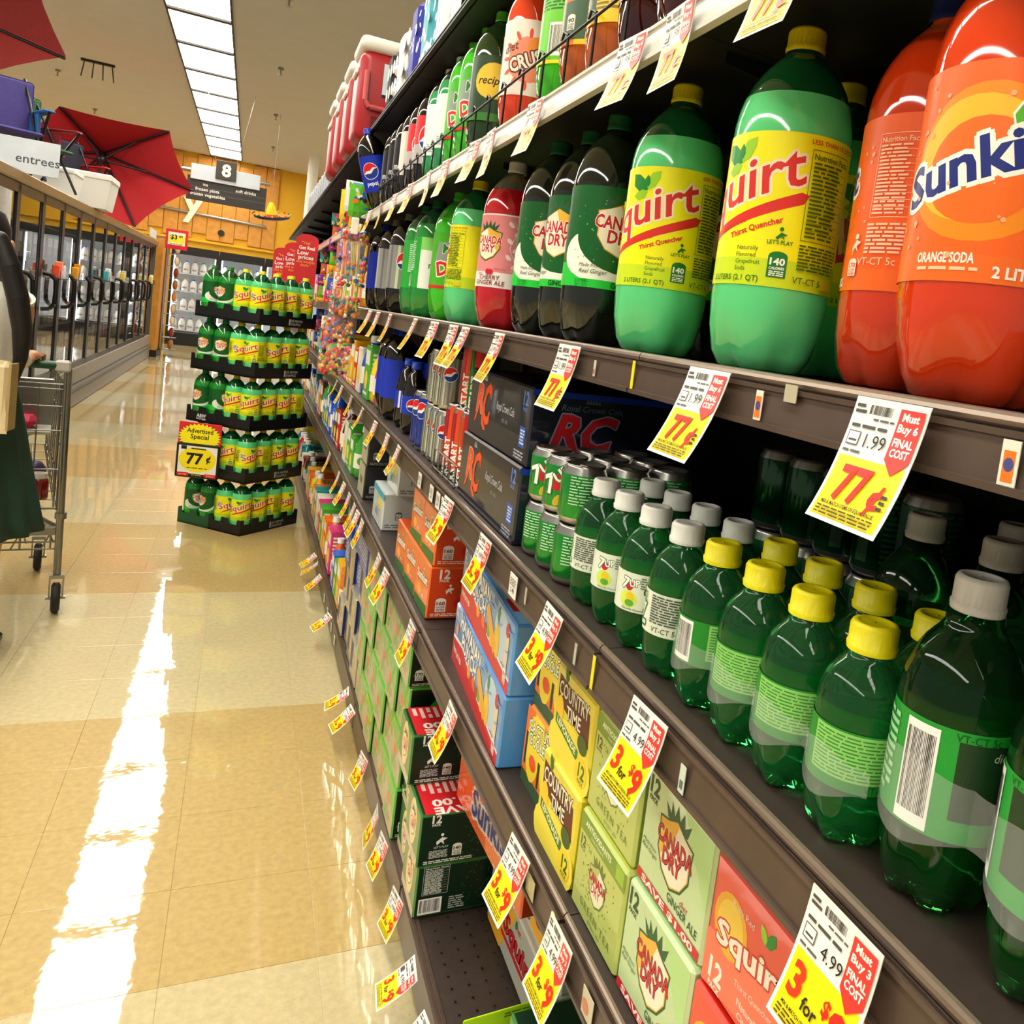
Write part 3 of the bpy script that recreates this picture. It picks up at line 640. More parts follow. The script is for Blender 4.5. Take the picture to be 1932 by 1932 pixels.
def nutrition(x0, y0, x1, y1, c, title='Nutrition Facts'):
    w_ = x1 - x0; h = y1 - y0
    a = [rect(x0, y1 - h * .002, x1, y1 + h * .006, c), rect(x0, y0, x1, y0 + h * .008, c), rect(x0, y0, x0 + w_ * .012, y1, c), rect(x1 - w_ * .012, y0, x1, y1, c)]
    a.append(T(title, (x0 + x1) / 2, y1 - h * .10, h * .062, c, bold=.02, w=w_ * .9))
    for k in range(9): a.append(rect(x0 + w_ * .05, y1 - h * (.2 + k * .085), x1 - w_ * .05, y1 - h * (.195 + k * .085), c))
    a += fine(x0 + w_ * .06, y0 + h * .03, x1 - w_ * .25, y1 - h * .12, 19, c, .5)
    return a
# ---------------------------------------------------------------- bottle shapes
def petal(z1, amt):
    def f(t, z):
        if z >= z1: return 1.
        return 1 - amt * (1 - z / z1) ** .8 * (.5 + .5 * math.cos(5 * t)) ** 2
    return f
B2H, B2R = .338, .0585
P2 = [(.010, .010), (.030, .001), (.043, .004), (.051, .017), (.0565, .043), (.0585, .07), (.0585, .224), (.0580, .238), (.0560, .252), (.0525, .265), (.0475, .277), (.041, .288), (.033, .298), (.025, .306), (.0185, .312), (.0165, .317), (.0165, .322), (.001, .322)]
def capmesh(r, z0, z1, h, n=48):
    mb = MB().lathe([(r * 1.04, z0), (r * 1.06, z0 + (z1 - z0) * .22), (r * 1.0, z0 + (z1 - z0) * .25), (r, z1 - (z1 - z0) * .14), (r * .9, z1), (r * .72, z1 + .0001), (r * .70, z1 - .0006), (.001, z1 - .0006)], n, [0, 0, 0, 0, 0, 0, 0], lambda t, z: 1 + .022 * math.cos(t * n / 2) if z > z0 + .004 else 1)
    return mb.mesh('cap', [mat('cap_' + h, h, rough=.35, spec=.4)])
def liq(h, **k): return mat('drink_' + h, h, rough=k.pop('rough', .10), spec=.5, coat=.7, **k)
GPET = lambda h, t: mat('clear_pet_' + h, h, rough=.04, trans=t, ior=1.33)
KIND = {}
def kind2(key, low, high, capc, items, z0=.082, z1=.226, level=.266, grp='two-litre bottles'):
    n = sum(1 for a in P2[:-1] if (a[1]) < level)
    me = MB().lathe(P2, 30, [0 if P2[i + 1][1] <= level else 1 for i in range(len(P2) - 1)], petal(.05, .26)).mesh('soda_bottle', [low, high])
    KIND[key] = (me, capmesh(.0185, .315, B2H, capc), art('label', (items, around(B2R + .0004, 0))), grp)
W2 = PI * (B2R + .0004)
def base_label(c, *more): return [rect(-W2, .082, W2, .226, c)] + list(more)
yl = 'F2EE12'; dg = '2A6A26'
sq = base_label(yl, rect(-W2, .082, W2, .108, 'C8E01E'), lg_squirt(0, .158, .037), T('caffeine free', .000, .136, .0046, 'D8322A', rot=.32, bold=.02), T('Thirst Quencher', .026, .134, .0054, 'D8322A', rot=.32, bold=.03, w=.056),
    T('Naturally', .010, .115, .0042, dg, al='l'), T('Flavored', .010, .1085, .0042, dg, al='l'), T('Grapefruit', .010, .102, .0042, dg, al='l'), T('Soda', .010, .0955, .0042, dg, al='l'), T('2 LITERS (2.1 QT)', .008, .086, .0052, dg, bold=.01),
    cal(.052, .101, .018, 140, '1E7A2A'), T("LET'S PLAY", .052, .122, .0035, '1E7A2A', bold=.02), ell(.052, .136, .002, .002, '1E7A2A', 8), poly([(.047, .128), (.052, .133), (.058, .131), (.054, .1295), (.056, .126), (.052, .129), (.049, .126)], '1E7A2A'),
    nutrition(.070, .128, .118, .212, '4A6A10'), T('LESS THAN 1% JUICE', .094, .217, .004, 'C8322A', bold=.02), fine(.070, .100, .118, .125, 8, '4A6A10'), T('VT-CT 5c', .085, .088, .006, '4A5A10'), rect(.100, .086, .118, .094, 'D8C818'),
    lg_squirt(-.150, .150, .024), nutrition(-.118, .128, -.085, .212, '4A6A10'), bars(-.082, .15, -.066, .19, '2A2A1A'))
MINT, MINTT = liq('5CD584'), mat('empty_green_neck', '0E5A2A', rough=.05, coat=.8, trans=.35, ior=1.3)
kind2('squirt', MINT, MINTT, 'E0CE1E', sq)
orr = 'F2641C'
sk = base_label(orr, rect(-W2, .082, W2, .10, 'F06A20'), lg_sunkist(0, .150, .026), T('ORANGE SODA', -.016, .0945, .0065, 'FBE9DC', bold=.04, w=.042), fine(-.036, .0885, .008, .0925, 1, 'F8C8A0'), T('2 LITERS', .036, .086, .0072, 'FBE9DC', bold=.03), ('g', [ell(RND.uniform(-.08, .08), RND.uniform(.085, .222), q, q, 'F8A878', 7) for q in [RND.uniform(.0006, .0022) for _ in range(46)]]),
    nutrition(.082, .142, .122, .21, 'F8CDB0'), fine(.082, .112, .122, .138, 8, 'F8CDB0'), T('VT-CT 5c', .094, .103, .0062, 'F8CDB0'), cal(.070, .100, .011, 170, 'F6E4D6', 'E0602A'), ell(.072, .127, .0025, .0025, 'F8DCC8', 8), poly([(.067, .118), (.072, .124), (.078, .122), (.073, .119), (.075, .114), (.071, .118), (.068, .114)], 'F8DCC8'),
    lg_sunkist(.165, .150, .017))
kind2('sunkist', liq('D2380C', rough=.07), liq('EE5A12', rough=.07), '202A60', sk, level=.30)
gr = '12A02A'
gin = base_label('0F5A22', rect(-W2, .082, W2, .116, '22C83A'), ell(0, .128, .090, .042, 'EDEFE4', 28), rect(-W2, .082, W2, .094, '22C83A'), ell(.014, .160, .080, .056, '0F5A22', 28), ('g', [ell(RND.uniform(-.07, .07), RND.uniform(.12, .222), q, q, '6AC070', 6) for q in [RND.uniform(.0005, .0014) for _ in range(40)]]),
    lg_canada(0, .168, .038), T('Made from', -.040, .111, .0052, '3A4A3A', shear=.3), T('Real Ginger', -.034, .102, .0062, '2A3A2A', shear=.3), T('GINGER ALE', .025, .0845, .0078, '0C3A16', bold=.02), T('2 LITERS', -.050, .0885, .0042, '0F4A1C'), T('(2.1 QT)', -.050, .0835, .0038, '0F4A1C'),
    lg_canada(.155, .168, .028), nutrition(.085, .12, .12, .21, 'BFE0BF'))
kind2('ginger', liq('12180F', rough=.06), liq('14200F', rough=.06), '1E5A32', gin)
ch = base_label('E88A8E', rect(-W2, .082, W2, .112, 'F3E9E6'), rect(-W2, .223, W2, .226, 'F6E6E2'), lg_canada(-.035, .168, .032), [poly([(.02 + .006 * math.sin(q * .9), .115 + q * .009), (.0215 + .006 * math.sin(q * .9), .115 + q * .009), (.0215 + .006 * math.sin(q * .9 + .9), .124 + q * .009), (.02 + .006 * math.sin(q * .9 + .9), .124 + q * .009)], 'F6DEDC') for q in range(11)],
    [leaf(.02, .122 + q * .016, .016, (.5, 2.4)[q % 2], 'F6DEDC') for q in range(6)], ell(-.025, .112, .006, .0055, 'C81E30', 12), ell(-.019, .112, .006, .0055, 'C81E30', 12), T('diet', -.045, .105, .006, 'B02030', shear=.3), T('CHERRY', -.022, .097, .0085, '7A2428', bold=.01), T('GINGER ALE', -.022, .0865, .0085, '7A2428', bold=.01), T('caffeine free', .0, .117, .0035, 'B04A4A'))
kind2('cherry', liq('C01420', rough=.06), mat('empty_clear_neck', '8A7A70', rough=.04, trans=.6, ior=1.25), 'E6E2D6', ch, level=.285)
def simple2(key, low, high, capc, bgc, *more, **k): kind2(key, low, high, capc, base_label(bgc, *more), **k)
cola = liq('100A08', rough=.06)
simple2('pepsi', cola, cola, '2038B0', '1A34B4', globe(0, .165, .034), T('pepsi', 0, .108, .016, 'F2F2EE', bold=.02), globe(.18, .165, .03), nutrition(.085, .1, .125, .21, 'B8C8F0'))
silv = ['8E8E8C', 'B4B4AE', '7C7C7A']
simple2('diet_cola', cola, cola, '6A6A66', '8E8E8C', [rect(-.16 + q * .03, .082, -.15 + q * .03, .226, ('B8B8B0', '6E6E6C', 'C8D8A8')[q % 3]) for q in range(11)], globe(.02, .175, .032), T('diet pepsi', .045, .15, .013, '3A4A7A', rot=PI / 2, bold=.02))
simple2('lime_soda', liq('1E8A34', rough=.07), liq('184A2A', rough=.06), '1E5A32', '2AA33A', rect(0, .082, W2, .226, 'EEF2EA'), rect(0, .19, W2, .226, '8AD86A'), T('mist', .05, .14, .018, '2A6A4A', bold=.02), bars(-.06, .088, -.035, .12, '1A3A1A'), fine(-.07, .13, -.02, .215, 14, 'BFE8BF'))
simple2('diet_lime', liq('2E9A5A', rough=.07), liq('122A1C', rough=.06), 'E2E6E2', 'E9EEE8', T('diet', .0, .175, .012, '5A7A8A', shear=.2), T('mist', .012, .138, .03, '1E86B0', bold=.04), fine(-.05, .09, .06, .115, 5, '8AA0A0'))
simple2('dew', liq('3CC018', rough=.07), liq('2A9A1E', rough=.07), '4AB82A', '4AB024', poly([(-.06, .14), (.06, .17), (.07, .21), (-.05, .2)], '8E9A8E'), outl('Mtn', -.01, .178, .022, '1E7A2A', 'E8F0D8', ob=.05, rot=.2, shear=.2, bold=.03), outl('DEW', .01, .128, .034, 'D8262A', 'F2F0E0', ob=.06, rot=.25, bold=.05), rect(-W2, .082, W2, .09, 'D8262A'))
simple2('recipe', liq('1C3A12', rough=.06), liq('22401A', rough=.06), '58B838', '22401C', ell(.0, .17, .045, .04, 'E8C02E', 20), T('recipes', .0, .163, .017, '3A2A12', shear=.25, bold=.02), rect(-W2, .082, W2, .1, '3A7A2A'))
simple2('crush', liq('E2401C', rough=.06), mat('empty_clear_neck', '8A7A70'), '1E5A3A', 'F2DDD2', ell(.012, .15, .045, .044, 'F08A6A', 18), [ell(.012 + .05 * math.cos(q), .15 + .05 * math.sin(q), .010, .004, 'E8502A', 8, rot=q) for q in [i * .52 for i in range(12)]], ell(.03, .175, .022, .02, 'F0882A', 16), outl('CRUSH', .018, .138, .026, 'F8E2D0', '6A2A1A', ob=.07, rot=.35, bold=.05, w=.085), T('diet', -.025, .165, .016, '5A2A20', shear=.3, rot=.3), bars(-.085, .13, -.062, .20, '4A2A22', bgc='F6E8E0'), level=.285)
simple2('limeade', liq('3EB818', rough=.07), liq('5AC82A', rough=.07), '2E9A2A', '6AC828', fine(-.07, .17, .07, .22, 9, '1E6A1A'), bars(-.03, .095, .01, .15, '2A3A1A'), rect(-W2, .082, W2, .088, 'F2E51A'))
simple2('tea', liq('B4581C', rough=.07), liq('C8702A', rough=.07), '8A2A1A', 'F4CE1A', rect(-.09, .082, -.02, .226, 'E8702A'), rect(-.06, .09, .0, .15, '3A5A3A'), bars(.0, .165, .05, .215, '3A2A12'), fine(.0, .10, .07, .15, 8, '8A6A12'), cal(-.03, .115, .018, 90, 'E8E2D2', '3A3A2A'), level=.3)
simple2('dark_red', liq('3A0A08', rough=.06), liq('2A0806', rough=.06), '5A1214', '8E1418', rect(-W2, .095, W2, .101, 'D8383A'), T('cherry cola', 0, .14, .016, 'F0C8B0', bold=.02), fine(-.06, .11, .06, .125, 2, 'D88A7A'), level=.3)
simple2('cherry_cola', cola, cola, '4A2A22', 'D8262A', rect(-W2, .082, W2, .14, 'B8B0B0'), globe(.0, .16, .042), globe(.17, .16, .04))
simple2('white_cola', cola, cola, '1A1A1A', 'DEDCD2', rect(-.03, .082, .0, .226, 'C8C4B0'), T('diet', .03, .16, .014, '6A6A66'))
simple2('max_cola', cola, cola, '141414', '15161A', globe(.02, .165, .03), T('max', -.03, .12, .02, 'C8C8C8', bold=.03))
def put2(key, x, y, z, deg, label, grp, rot=None):
    me, cp, lb, g = KIND[key]; r = math.radians(deg)
    o = obj('soda_bottle', me, None, (x, y, z + .001), rz=r, rot=rot, label=label, cat='bottle', group=grp)
    obj('cap', cp, o); obj('label', lb, o); return o
gA = 'two-litre bottles on the eye-level shelf'; gE = 'two-litre bottles on the upper shelf'
eye = 'on the eye-level shelf'
put2('sunkist', .470, .432, ZA, -150, 'two-litre orange soda bottle with big blue name, nearest on the eye-level shelf', gA)
put2('sunkist', .515, .553, ZA, 104, 'two-litre orange soda bottle turned to its nutrition panel on the eye-level shelf', gA)
put2('squirt', .470, .700, ZA, -172, 'large green yellow-labelled bottle, nearest to the orange bottles on the eye-level shelf', gA)
put2('squirt', .470, .946, ZA, -150, 'green yellow-labelled bottle beside the black ginger ale bottles on the eye-level shelf', gA)
put2('ginger', .468, 1.147, ZA, -93, 'black ginger ale bottle touching the yellow-labelled bottle, eye-level shelf', gA)
put2('ginger', .475, 1.272, ZA, -152, 'middle one of the three front black ginger ale bottles, eye-level shelf', gA)
put2('ginger', .465, 1.396, ZA, -104, 'black ginger ale bottle next to the pink-labelled bottle, eye-level shelf', gA)
put2('cherry', .462, 1.646, ZA, -118, 'red ginger ale bottle with pink floral label and white cap, eye-level shelf', gA)
put2('squirt', .465, 1.955, ZA, 120, 'green bottle showing the back of its yellow label, beside the pink-labelled bottle', gA)
put2('dew', .475, 2.20, ZA, -100, 'bright green bottle peeking out behind the back-turned yellow label, eye-level shelf', gA)
put2('lime_soda', .465, 2.43, ZA, -140, 'green lemon-lime bottle with white label half, nearer of two, eye-level shelf', gA)
put2('lime_soda', .465, 2.60, ZA, -75, 'green lemon-lime bottle with green label side, farther of two, eye-level shelf', gA)
put2('diet_cola', .465, 2.90, ZA, -120, 'silver-labelled cola bottle beside the green lemon-lime bottles, eye-level shelf', gA)
put2('diet_cola', .465, 3.17, ZA, -105, 'silver-labelled cola bottle beside the blue-labelled one, eye-level shelf', gA)
put2('pepsi', .465, 3.44, ZA, -70, 'blue-labelled cola bottle at the candy bags on the eye-level shelf', gA)
for n, (k_, x, y) in enumerate([('pepsi', .62, .50), ('squirt', .595, .655), ('squirt', .60, .79), ('ginger', .60, .99), ('ginger', .60, 1.11), ('ginger', .60, 1.33), ('ginger', .60, 1.46), ('squirt', .60, 1.80), ('squirt', .60, 1.95), ('dew', .60, 2.15), ('lime_soda', .60, 2.40), ('lime_soda', .60, 2.55), ('diet_cola', .60, 2.85), ('diet_cola', .60, 3.1)]):
    put2(k_, x, y, ZA, -130 + 17 * (n % 3), 'shaded two-litre bottle, %s in the back row of the eye-level shelf' % ORD[n], gA)
for n, (k_, y, dg_) in enumerate([('dark_red', .935, -120), ('dark_red', 1.055, -150), ('tea', 1.175, -165), ('tea', 1.294, -130), ('limeade', 1.414, -125), ('crush', 1.66, -125), ('recipe', 1.93, -112), ('dew', 2.06, -112), ('dew', 2.19, -112), ('diet_lime', 2.335, -108), ('diet_lime', 2.475, -108), ('cherry_cola', 2.64, -112), ('cherry_cola', 2.78, -106), ('white_cola', 2.92, -118), ('max_cola', 3.06, -110), ('max_cola', 3.2, -104), ('max_cola', 3.34, -110)]):
    d_ = {'dark_red': 'dark red-labelled cola bottle', 'tea': 'amber tea bottle with yellow label', 'limeade': 'lime green bottle with green label', 'crush': 'orange-red bottle with pale label', 'recipe': 'dark green bottle with yellow oval', 'dew': 'neon green bottle with red lettering', 'diet_lime': 'white-labelled green bottle with blue letters', 'cherry_cola': 'cola bottle with red and grey label', 'white_cola': 'cola bottle with plain off-white label', 'max_cola': 'all-black cola bottle'}[k_]
    put2(k_, .468, y, ZE, dg_, '%s behind the wire fence, %s on the upper shelf' % (d_, ORD[n]), gE)
put2('pepsi', .475, 3.66, ZE + .034, -120, 'blue-labelled cola bottle leaning out over the upper shelf edge', gE, rot=(.262, .152, -2.1))
for n in range(9):
    put2(('diet_lime', 'dew', 'max_cola')[n % 3], .60, 1.15 + n * .27, ZE, -110, 'bottle deep in the %s gap of the upper shelf back row' % ORD[n], gE)
# ---------------------------------------------------------------- small bottles on the waist-high shelf
SH, SR = .168, .0352
PS = [(.008, .008), (.018, .001), (.026, .003), (.031, .012), (.0335, .026), (.0335, .036), (.0345, .043), (.0352, .048), (.0352, .093), (.0356, .098), (.0352, .107), (.0335, .116), (.0300, .125), (.0250, .133), (.0195, .139), (.0165, .143), (.0158, .150), (.001, .150)]
GRN, GRNT = GPET('1FB050', .84), GPET('5ECC80', .94)
def small(key, items, capc, body=GRN, top=GRNT, H=1., Rr=1.):
    pr = [(r * Rr, z * H) for r, z in PS]
    me = MB().lathe(pr, 26, [0 if PS[i + 1][1] <= .107 else 1 for i in range(len(PS) - 1)], petal(.03 * H, .30)).mesh('soda_bottle', [body, top])
    rr = SR * Rr + .0004
    KIND[key] = (me, capmesh(.0182 * (Rr if Rr < 1.1 else .95), .146 * H if Rr < 1.1 else .150 * H, SH * H, capc, 56), art('label', (items, around(rr, 0))), None)
ws = PI * (SR + .0004)
lab = lambda c: [rect(-ws, .048, ws, .093, c)]
small('seven', lab('DDE6D2') + [ell(-.012, .062, .012, .010, 'CFE858', 14)] + lg_7up(-.012, .078, .0095, .15) + [ell(-.010, .065, .005, .006, 'E8C82A', 10), ell(-.010, .058, .006, .004, '5AA83A', 10)] +
      outl('Z', .020, .054, .022, 'DDE6D2', '1E6A2E', ob=.06, rot=.1, bold=.02) + fine(.002, .076, .028, .09, 5, '6A7A6A') + [T('Naturally Flavored', -.005, .050, .0026, '1E3A1E')] +
      fine(.038, .060, .078, .091, 11, '4A524A') + [T('VT-CT 5c', .058, .0515, .0055, '2A322A')] + fine(-.09, .060, -.045, .091, 11, '4A524A') + [T('VT-CT 5c', -.066, .0515, .0055, '2A322A')], 'DCDCD4')
lg_ = '8CCB6A'
small('limette', lab('1E8A2A') + [rect(-.045, .056, .045, .0915, lg_)] + fine(-.043, .057, .043, .090, 12, '2E8A32', .4) + [T('VT-CT 5c', .015, .050, .005, '0F4A1A'), rect(.038, .05, .062, .093, '7A9A72')] + bars(-.085, .050, -.062, .091, '2A2A22') + fine(.075, .055, .105, .09, 8, lg_), 'E8DC12')
small('large_ginger', [rect(-PI * .0425, .06, PI * .0425, .135, '1E9A34'), rect(-.03, .075, .06, .128, '1A3A1E')] + lg_canada(.05, .10, .018) + [T('diet Ginger Ale', .02, .118, .006, 'C8D8C8', shear=.2)] + bars(-.066, .062, -.042, .132, '2A2A22') + fine(-.12, .07, -.075, .13, 10, 'A8D8A8') + [T('VT-CT 5c', -.018, .1285, .005, '0F4A1A')],
      'D2CEC4', GPET('1C7A2A', .85), GPET('3A8A4A', .95), H=1.36, Rr=1.19)
def puts(key, x, y, deg, label, grp):
    me, cp, lb, g = KIND[key]
    o = obj('soda_bottle', me, None, (x, y, ZB + .0005), rz=math.radians(deg), label=label, cat='bottle', group=grp); obj('cap', cp, o); obj('label', lb, o); return o
gB = 'small bottles on the waist-high shelf'
for n, (y, dg_) in enumerate([(.755, 128), (.832, -132), (.908, -130), (.982, 125)]):
    puts('seven', .447, y, dg_, 'small green bottle with white cap, %s from the yellow-capped ones, front row' % ORD[n], gB)
for n, y in enumerate([.771, .846, .921, .995]):
    puts('seven', .523, y, -100, 'small green white-capped bottle, %s from the near end of the second row' % ORD[n], gB)
for n, (y, dg_) in enumerate([(.458, -118), (.534, -122), (.606, -124), (.680, -55)]):
    puts('limette', .447, y, dg_, 'small green bottle with yellow cap, %s from the near end, front row' % ORD[n], gB)
for n, y in enumerate([.468, .542, .615, .688]):
    puts('limette', .523, y, -110, 'small green yellow-capped bottle, %s in the second row' % ORD[n], gB)
for n, (x, y, dg_) in enumerate([(.462, .382, -95), (.462, .288, -160)]):
    puts('large_ginger', x, y, dg_, ['larger dark green bottle with white cap next to the yellow caps', 'larger dark green bottle cut off by the right edge'][n], gB)
for n, (x, y) in enumerate([(.60, .57), (.60, .48), (.69, .54), (.69, .45), (.60, .39)]):
    puts('large_ginger', x, y, -110, 'shaded larger green bottle with dim white cap, %s behind the yellow caps' % ORD[n], gB)
# clear carrier film around the small bottles
FILM = mat('clear_film', 'F2F5F2', rough=.22, alpha=.15)
def film(ys, x, r, z0, h, label):
    mb = MB(); pts = []
    y0, y1 = ys[0], ys[-1]; n = 64
    for i in range(n + 1):
        y = y0 - r + (y1 - y0 + 2 * r) * i / n; d = min(abs(y - q) for q in ys)
        dx = math.sqrt(max(0., r * r - d * d)) if d < r else 0.
        ph = (y - y0) / max(.02, ys[1] - ys[0]); sag = .5 - .5 * math.cos(2 * PI * ph)
        pts.append((x - max(dx, r * .42) - .0015, y, z0 + .012 * sag - .006, z0 + h - .012 * sag))
    for a, b_ in zip(pts[:-1], pts[1:]): mb.add([(a[0], a[1], a[2]), (b_[0], b_[1], b_[2]), (b_[0], b_[1], b_[3]), (a[0], a[1], a[3])], [(0, 1, 2, 3)], 0, True)
    ms('carrier_film', mb, FILM, label=label, cat='plastic film', group='clear carrier films')
film([.458, .534, .606, .680], .447, SR + .001, ZB + .043, .036, 'clear plastic carrier film around the yellow-capped bottles')
film([.288, .382], .462, .0425, ZB + .055, .055, 'clear plastic carrier film around the two larger bottles')
# cans
def canmesh(r, h, body, top):
    return MB().lathe([(r * .70, .0), (r * .86, .004), (r, .012), (r, h - .013), (r * .86, h - .004), (r * .86, h), (r * .80, h), (r * .79, h - .004), (.001, h - .004)], 24, [1, 1, 0, 1, 1, 1, 1, 1]).mesh('soda_can', [body, top])
ALU = mat('can_aluminium', 'B4B2AC', rough=.25, metal=.9)
def cank(key, r, h, body, items):
    tb = MB().cbox(-.009, -.006, h - .004, .009, .006, h - .002, .002).mesh('pull_tab', [ALU])
    KIND[key] = (canmesh(r, h, body, ALU), tb, art('print', (items, around(r + .0002, 0))), None)
mt = lambda n_, h: mat('can_paint_' + n_, h, rough=.22, metal=.55, coat=.4)
CH = .086
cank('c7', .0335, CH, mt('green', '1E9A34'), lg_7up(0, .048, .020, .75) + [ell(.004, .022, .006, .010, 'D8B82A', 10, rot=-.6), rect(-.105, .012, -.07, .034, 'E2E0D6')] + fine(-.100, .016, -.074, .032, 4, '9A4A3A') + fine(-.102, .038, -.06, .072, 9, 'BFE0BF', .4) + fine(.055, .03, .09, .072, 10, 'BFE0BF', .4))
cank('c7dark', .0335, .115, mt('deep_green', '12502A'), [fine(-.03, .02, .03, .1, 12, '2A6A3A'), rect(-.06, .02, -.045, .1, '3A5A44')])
cank('silver', .031, .135, mt('silver', '9A9A98'), [rect(-.09 + q * .0125, .012, -.085 + q * .0125, .123, ('C4C4C0', '72726E', '8E9A72')[q % 3]) for q in range(15)] + globe(.0, .085, .018) + globe(.075, .085, .016))
cank('blue', .033, .150, mt('blue', '1438A8'), globe(-.02, .105, .022) + [T('pepsi', .02, .04, .022, 'E8ECF4', rot=PI / 2, bold=.03), rect(.035, .02, .045, .12, '3A62C8')] + [T('pepsi', .09, .04, .022, 'E8ECF4', rot=PI / 2, bold=.03)])
for kk_, c1, c2 in (('kickred', 'C8181E', 'E8502A'), ('kickgreen', '1E8A2A', 'D8262A'), ('kickorange', 'E8581A', 'C81A1E')):
    cank(kk_, .0305, .150, mt(kk_, c1), [rect(-.012, .012, .012, .145, c2), T('KICKSTART', .0, .015, .018, 'F2F0EA', rot=PI / 2, bold=.04, w=.12), T('ENERGIZING', .03, .02, .010, 'F8C8A0', rot=PI / 2, w=.10), T('KICKSTART', -.05, .015, .018, 'F2F0EA', rot=PI / 2, bold=.04, w=.12)])
def putc(key, x, y, z, deg, label, grp):
    me, tb, pr, g = KIND[key]; o = obj('soda_can', me, None, (x, y, z + .0004), rz=math.radians(deg), label=label, cat='can', group=grp); obj('pull_tab', tb, o); obj('print', pr, o); return o
gC = 'green soda cans beside the dark cartons'
for lv in range(2):
    for c in range(3):
        for r_ in range(3):
            dg_ = -140 + 4 * c if (lv == 1 and c > 0 and r_ == 0) else (120 - 15 * c)
            putc('c7', .449 + r_ * .0685, 1.066 + c * .069, ZB + lv * (CH + .0008), dg_, 'small green can, %s layer, %s along and %s row from the shelf edge' % (['lower', 'upper'][lv], ORD[c], ORD[r_]), gC)
for lv in range(2):
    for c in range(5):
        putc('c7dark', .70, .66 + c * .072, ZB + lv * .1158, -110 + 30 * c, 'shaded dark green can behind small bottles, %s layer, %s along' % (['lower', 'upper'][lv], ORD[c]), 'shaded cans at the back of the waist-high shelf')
for lv in range(2):
    for c in range(3):
        for r_ in range(2):
            putc('silver', .445 + r_ * .064, 1.93 + c * .066, ZB + lv * .136, -115, 'tall silver can beyond dark cartons, %s layer, %s along in %s row' % (['lower', 'upper'][lv], ORD[c], ['front', 'second'][r_]), 'silver cans on the waist-high shelf')
for c in range(2): putc('blue', .445, 2.14 + c * .07, ZB, -112, 'tall blue cola can, %s of the pair beyond the silver cans' % ['nearer', 'farther'][c], 'blue cans on the waist-high shelf')
for n, (k_, x, y, z) in enumerate([('kickorange', .448, 1.70, .012), ('kickred', .448, 1.77, .012), ('kickred', .448, 1.84, .012), ('kickgreen', .456, 1.70, .166), ('kickred', .456, 1.77, .166)]):
    putc(k_, x, y, ZB + z * .98, -125, 'tall energy drink can, %s in the wire rack beside the dark cartons' % ['orange one in front', 'lower middle red one', 'lower far red one', 'upper green one', 'upper red one'][n], 'energy drink cans')
wr = empty('wire_can_rack', (.41, 1.66, ZB), label='small wire rack holding the tall energy drink cans', cat='wire rack')
for q in range(5): ms('upright_wire', MB().tube([(0, q * .055, .003), (0, q * .055, .05)], .002, 5), CHROME, wr)
ms('cross_wire', MB().cyl((0, -.01, .05), (0, .23, .05), .002, 5).cyl((0, -.01, .008), (0, .23, .008), .002, 5), CHROME, wr)
# cola bottles further along the waist-high shelf
PBL = MB().lathe([(.010, .004), (.026, .002), (.032, .012), (.034, .03), (.033, .05), (.034, .06), (.034, .11), (.034, .125), (.030, .15), (.020, .175), (.0150, .185), (.0145, .195), (.001, .195)], 24, 0, petal(.03, .25)).mesh('soda_bottle', [liq('100A08')])
pc_ = capmesh(.0165, .190, .212, '2048C8'); pl_ = art('label', ([rect(-PI * .0345, .06, PI * .0345, .112, '1838B4')] + globe(0, .086, .019) + [T('pepsi', .035, .07, .012, 'E8ECF4', rot=PI / 2, bold=.02), rect(-.05, .06, -.043, .112, 'E8E8E8')], around(.0343)))
for n, (x, y, dg_) in enumerate([(.452, 2.42, -105), (.545, 2.45, -100), (.455, 2.56, -60), (.545, 2.60, -100)]):
    o = obj('soda_bottle', PBL, None, (x, y, ZB + .0005), rz=math.radians(dg_), label='small cola bottle with blue label, %s' % ['alone at the shelf edge beyond the blue cans', 'behind the one at the shelf edge', 'farther along the shelf edge', 'farthest in the back'][n], cat='bottle', group='small cola bottles')
    obj('cap', pc_, o); obj('label', pl_, o)
for n in range(4):
    o = put2('pepsi', .455 + .115 * (n // 2), 2.72 + .118 * (n % 2), ZB - .0, -60 + 30 * (n % 2), 'large blue-labelled cola bottle on the waist-high shelf, %s' % ['nearer front one', 'farther front one', 'nearer rear one', 'farther rear one'][n], 'large cola bottles on the waist-high shelf'); o.scale = (.95, .95, .86)
# ---------------------------------------------------------------- twelve-pack cartons
CART = {}
def ckind(key, sx, sy, sz, h, front=None, side=None, top=None, hs=None, ht=None):
    mb = MB().cbox(-sx / 2, -sy / 2, 0, sx / 2, sy / 2, sz, .0035)
    fa = flat((-sx / 2, 0, 0), (0, -1, 0), (0, 0, 1)); sa = flat((0, -sy / 2, 0), (1, 0, 0), (0, 0, 1)); ta = flat((0, 0, sz), (0, -1, 0), (1, 0, 0))
    e = .0045; ly = []
    ly.append(((front or []), fa)); 
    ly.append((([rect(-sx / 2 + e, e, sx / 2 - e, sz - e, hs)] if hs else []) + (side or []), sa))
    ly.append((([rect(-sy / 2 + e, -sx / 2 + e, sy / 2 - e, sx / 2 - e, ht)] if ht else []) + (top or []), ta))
    fl_ = [ (i, m_) for i, m_ in ly if i]
    crease = MB()
    m_ = mat('carton_' + h, h, rough=.30, coat=.8, var=.03, scale=30)
    CART[key] = (mb.mesh('soda_carton', [m_]), art('print', *fl_) if fl_ else None, sx, sy, sz)
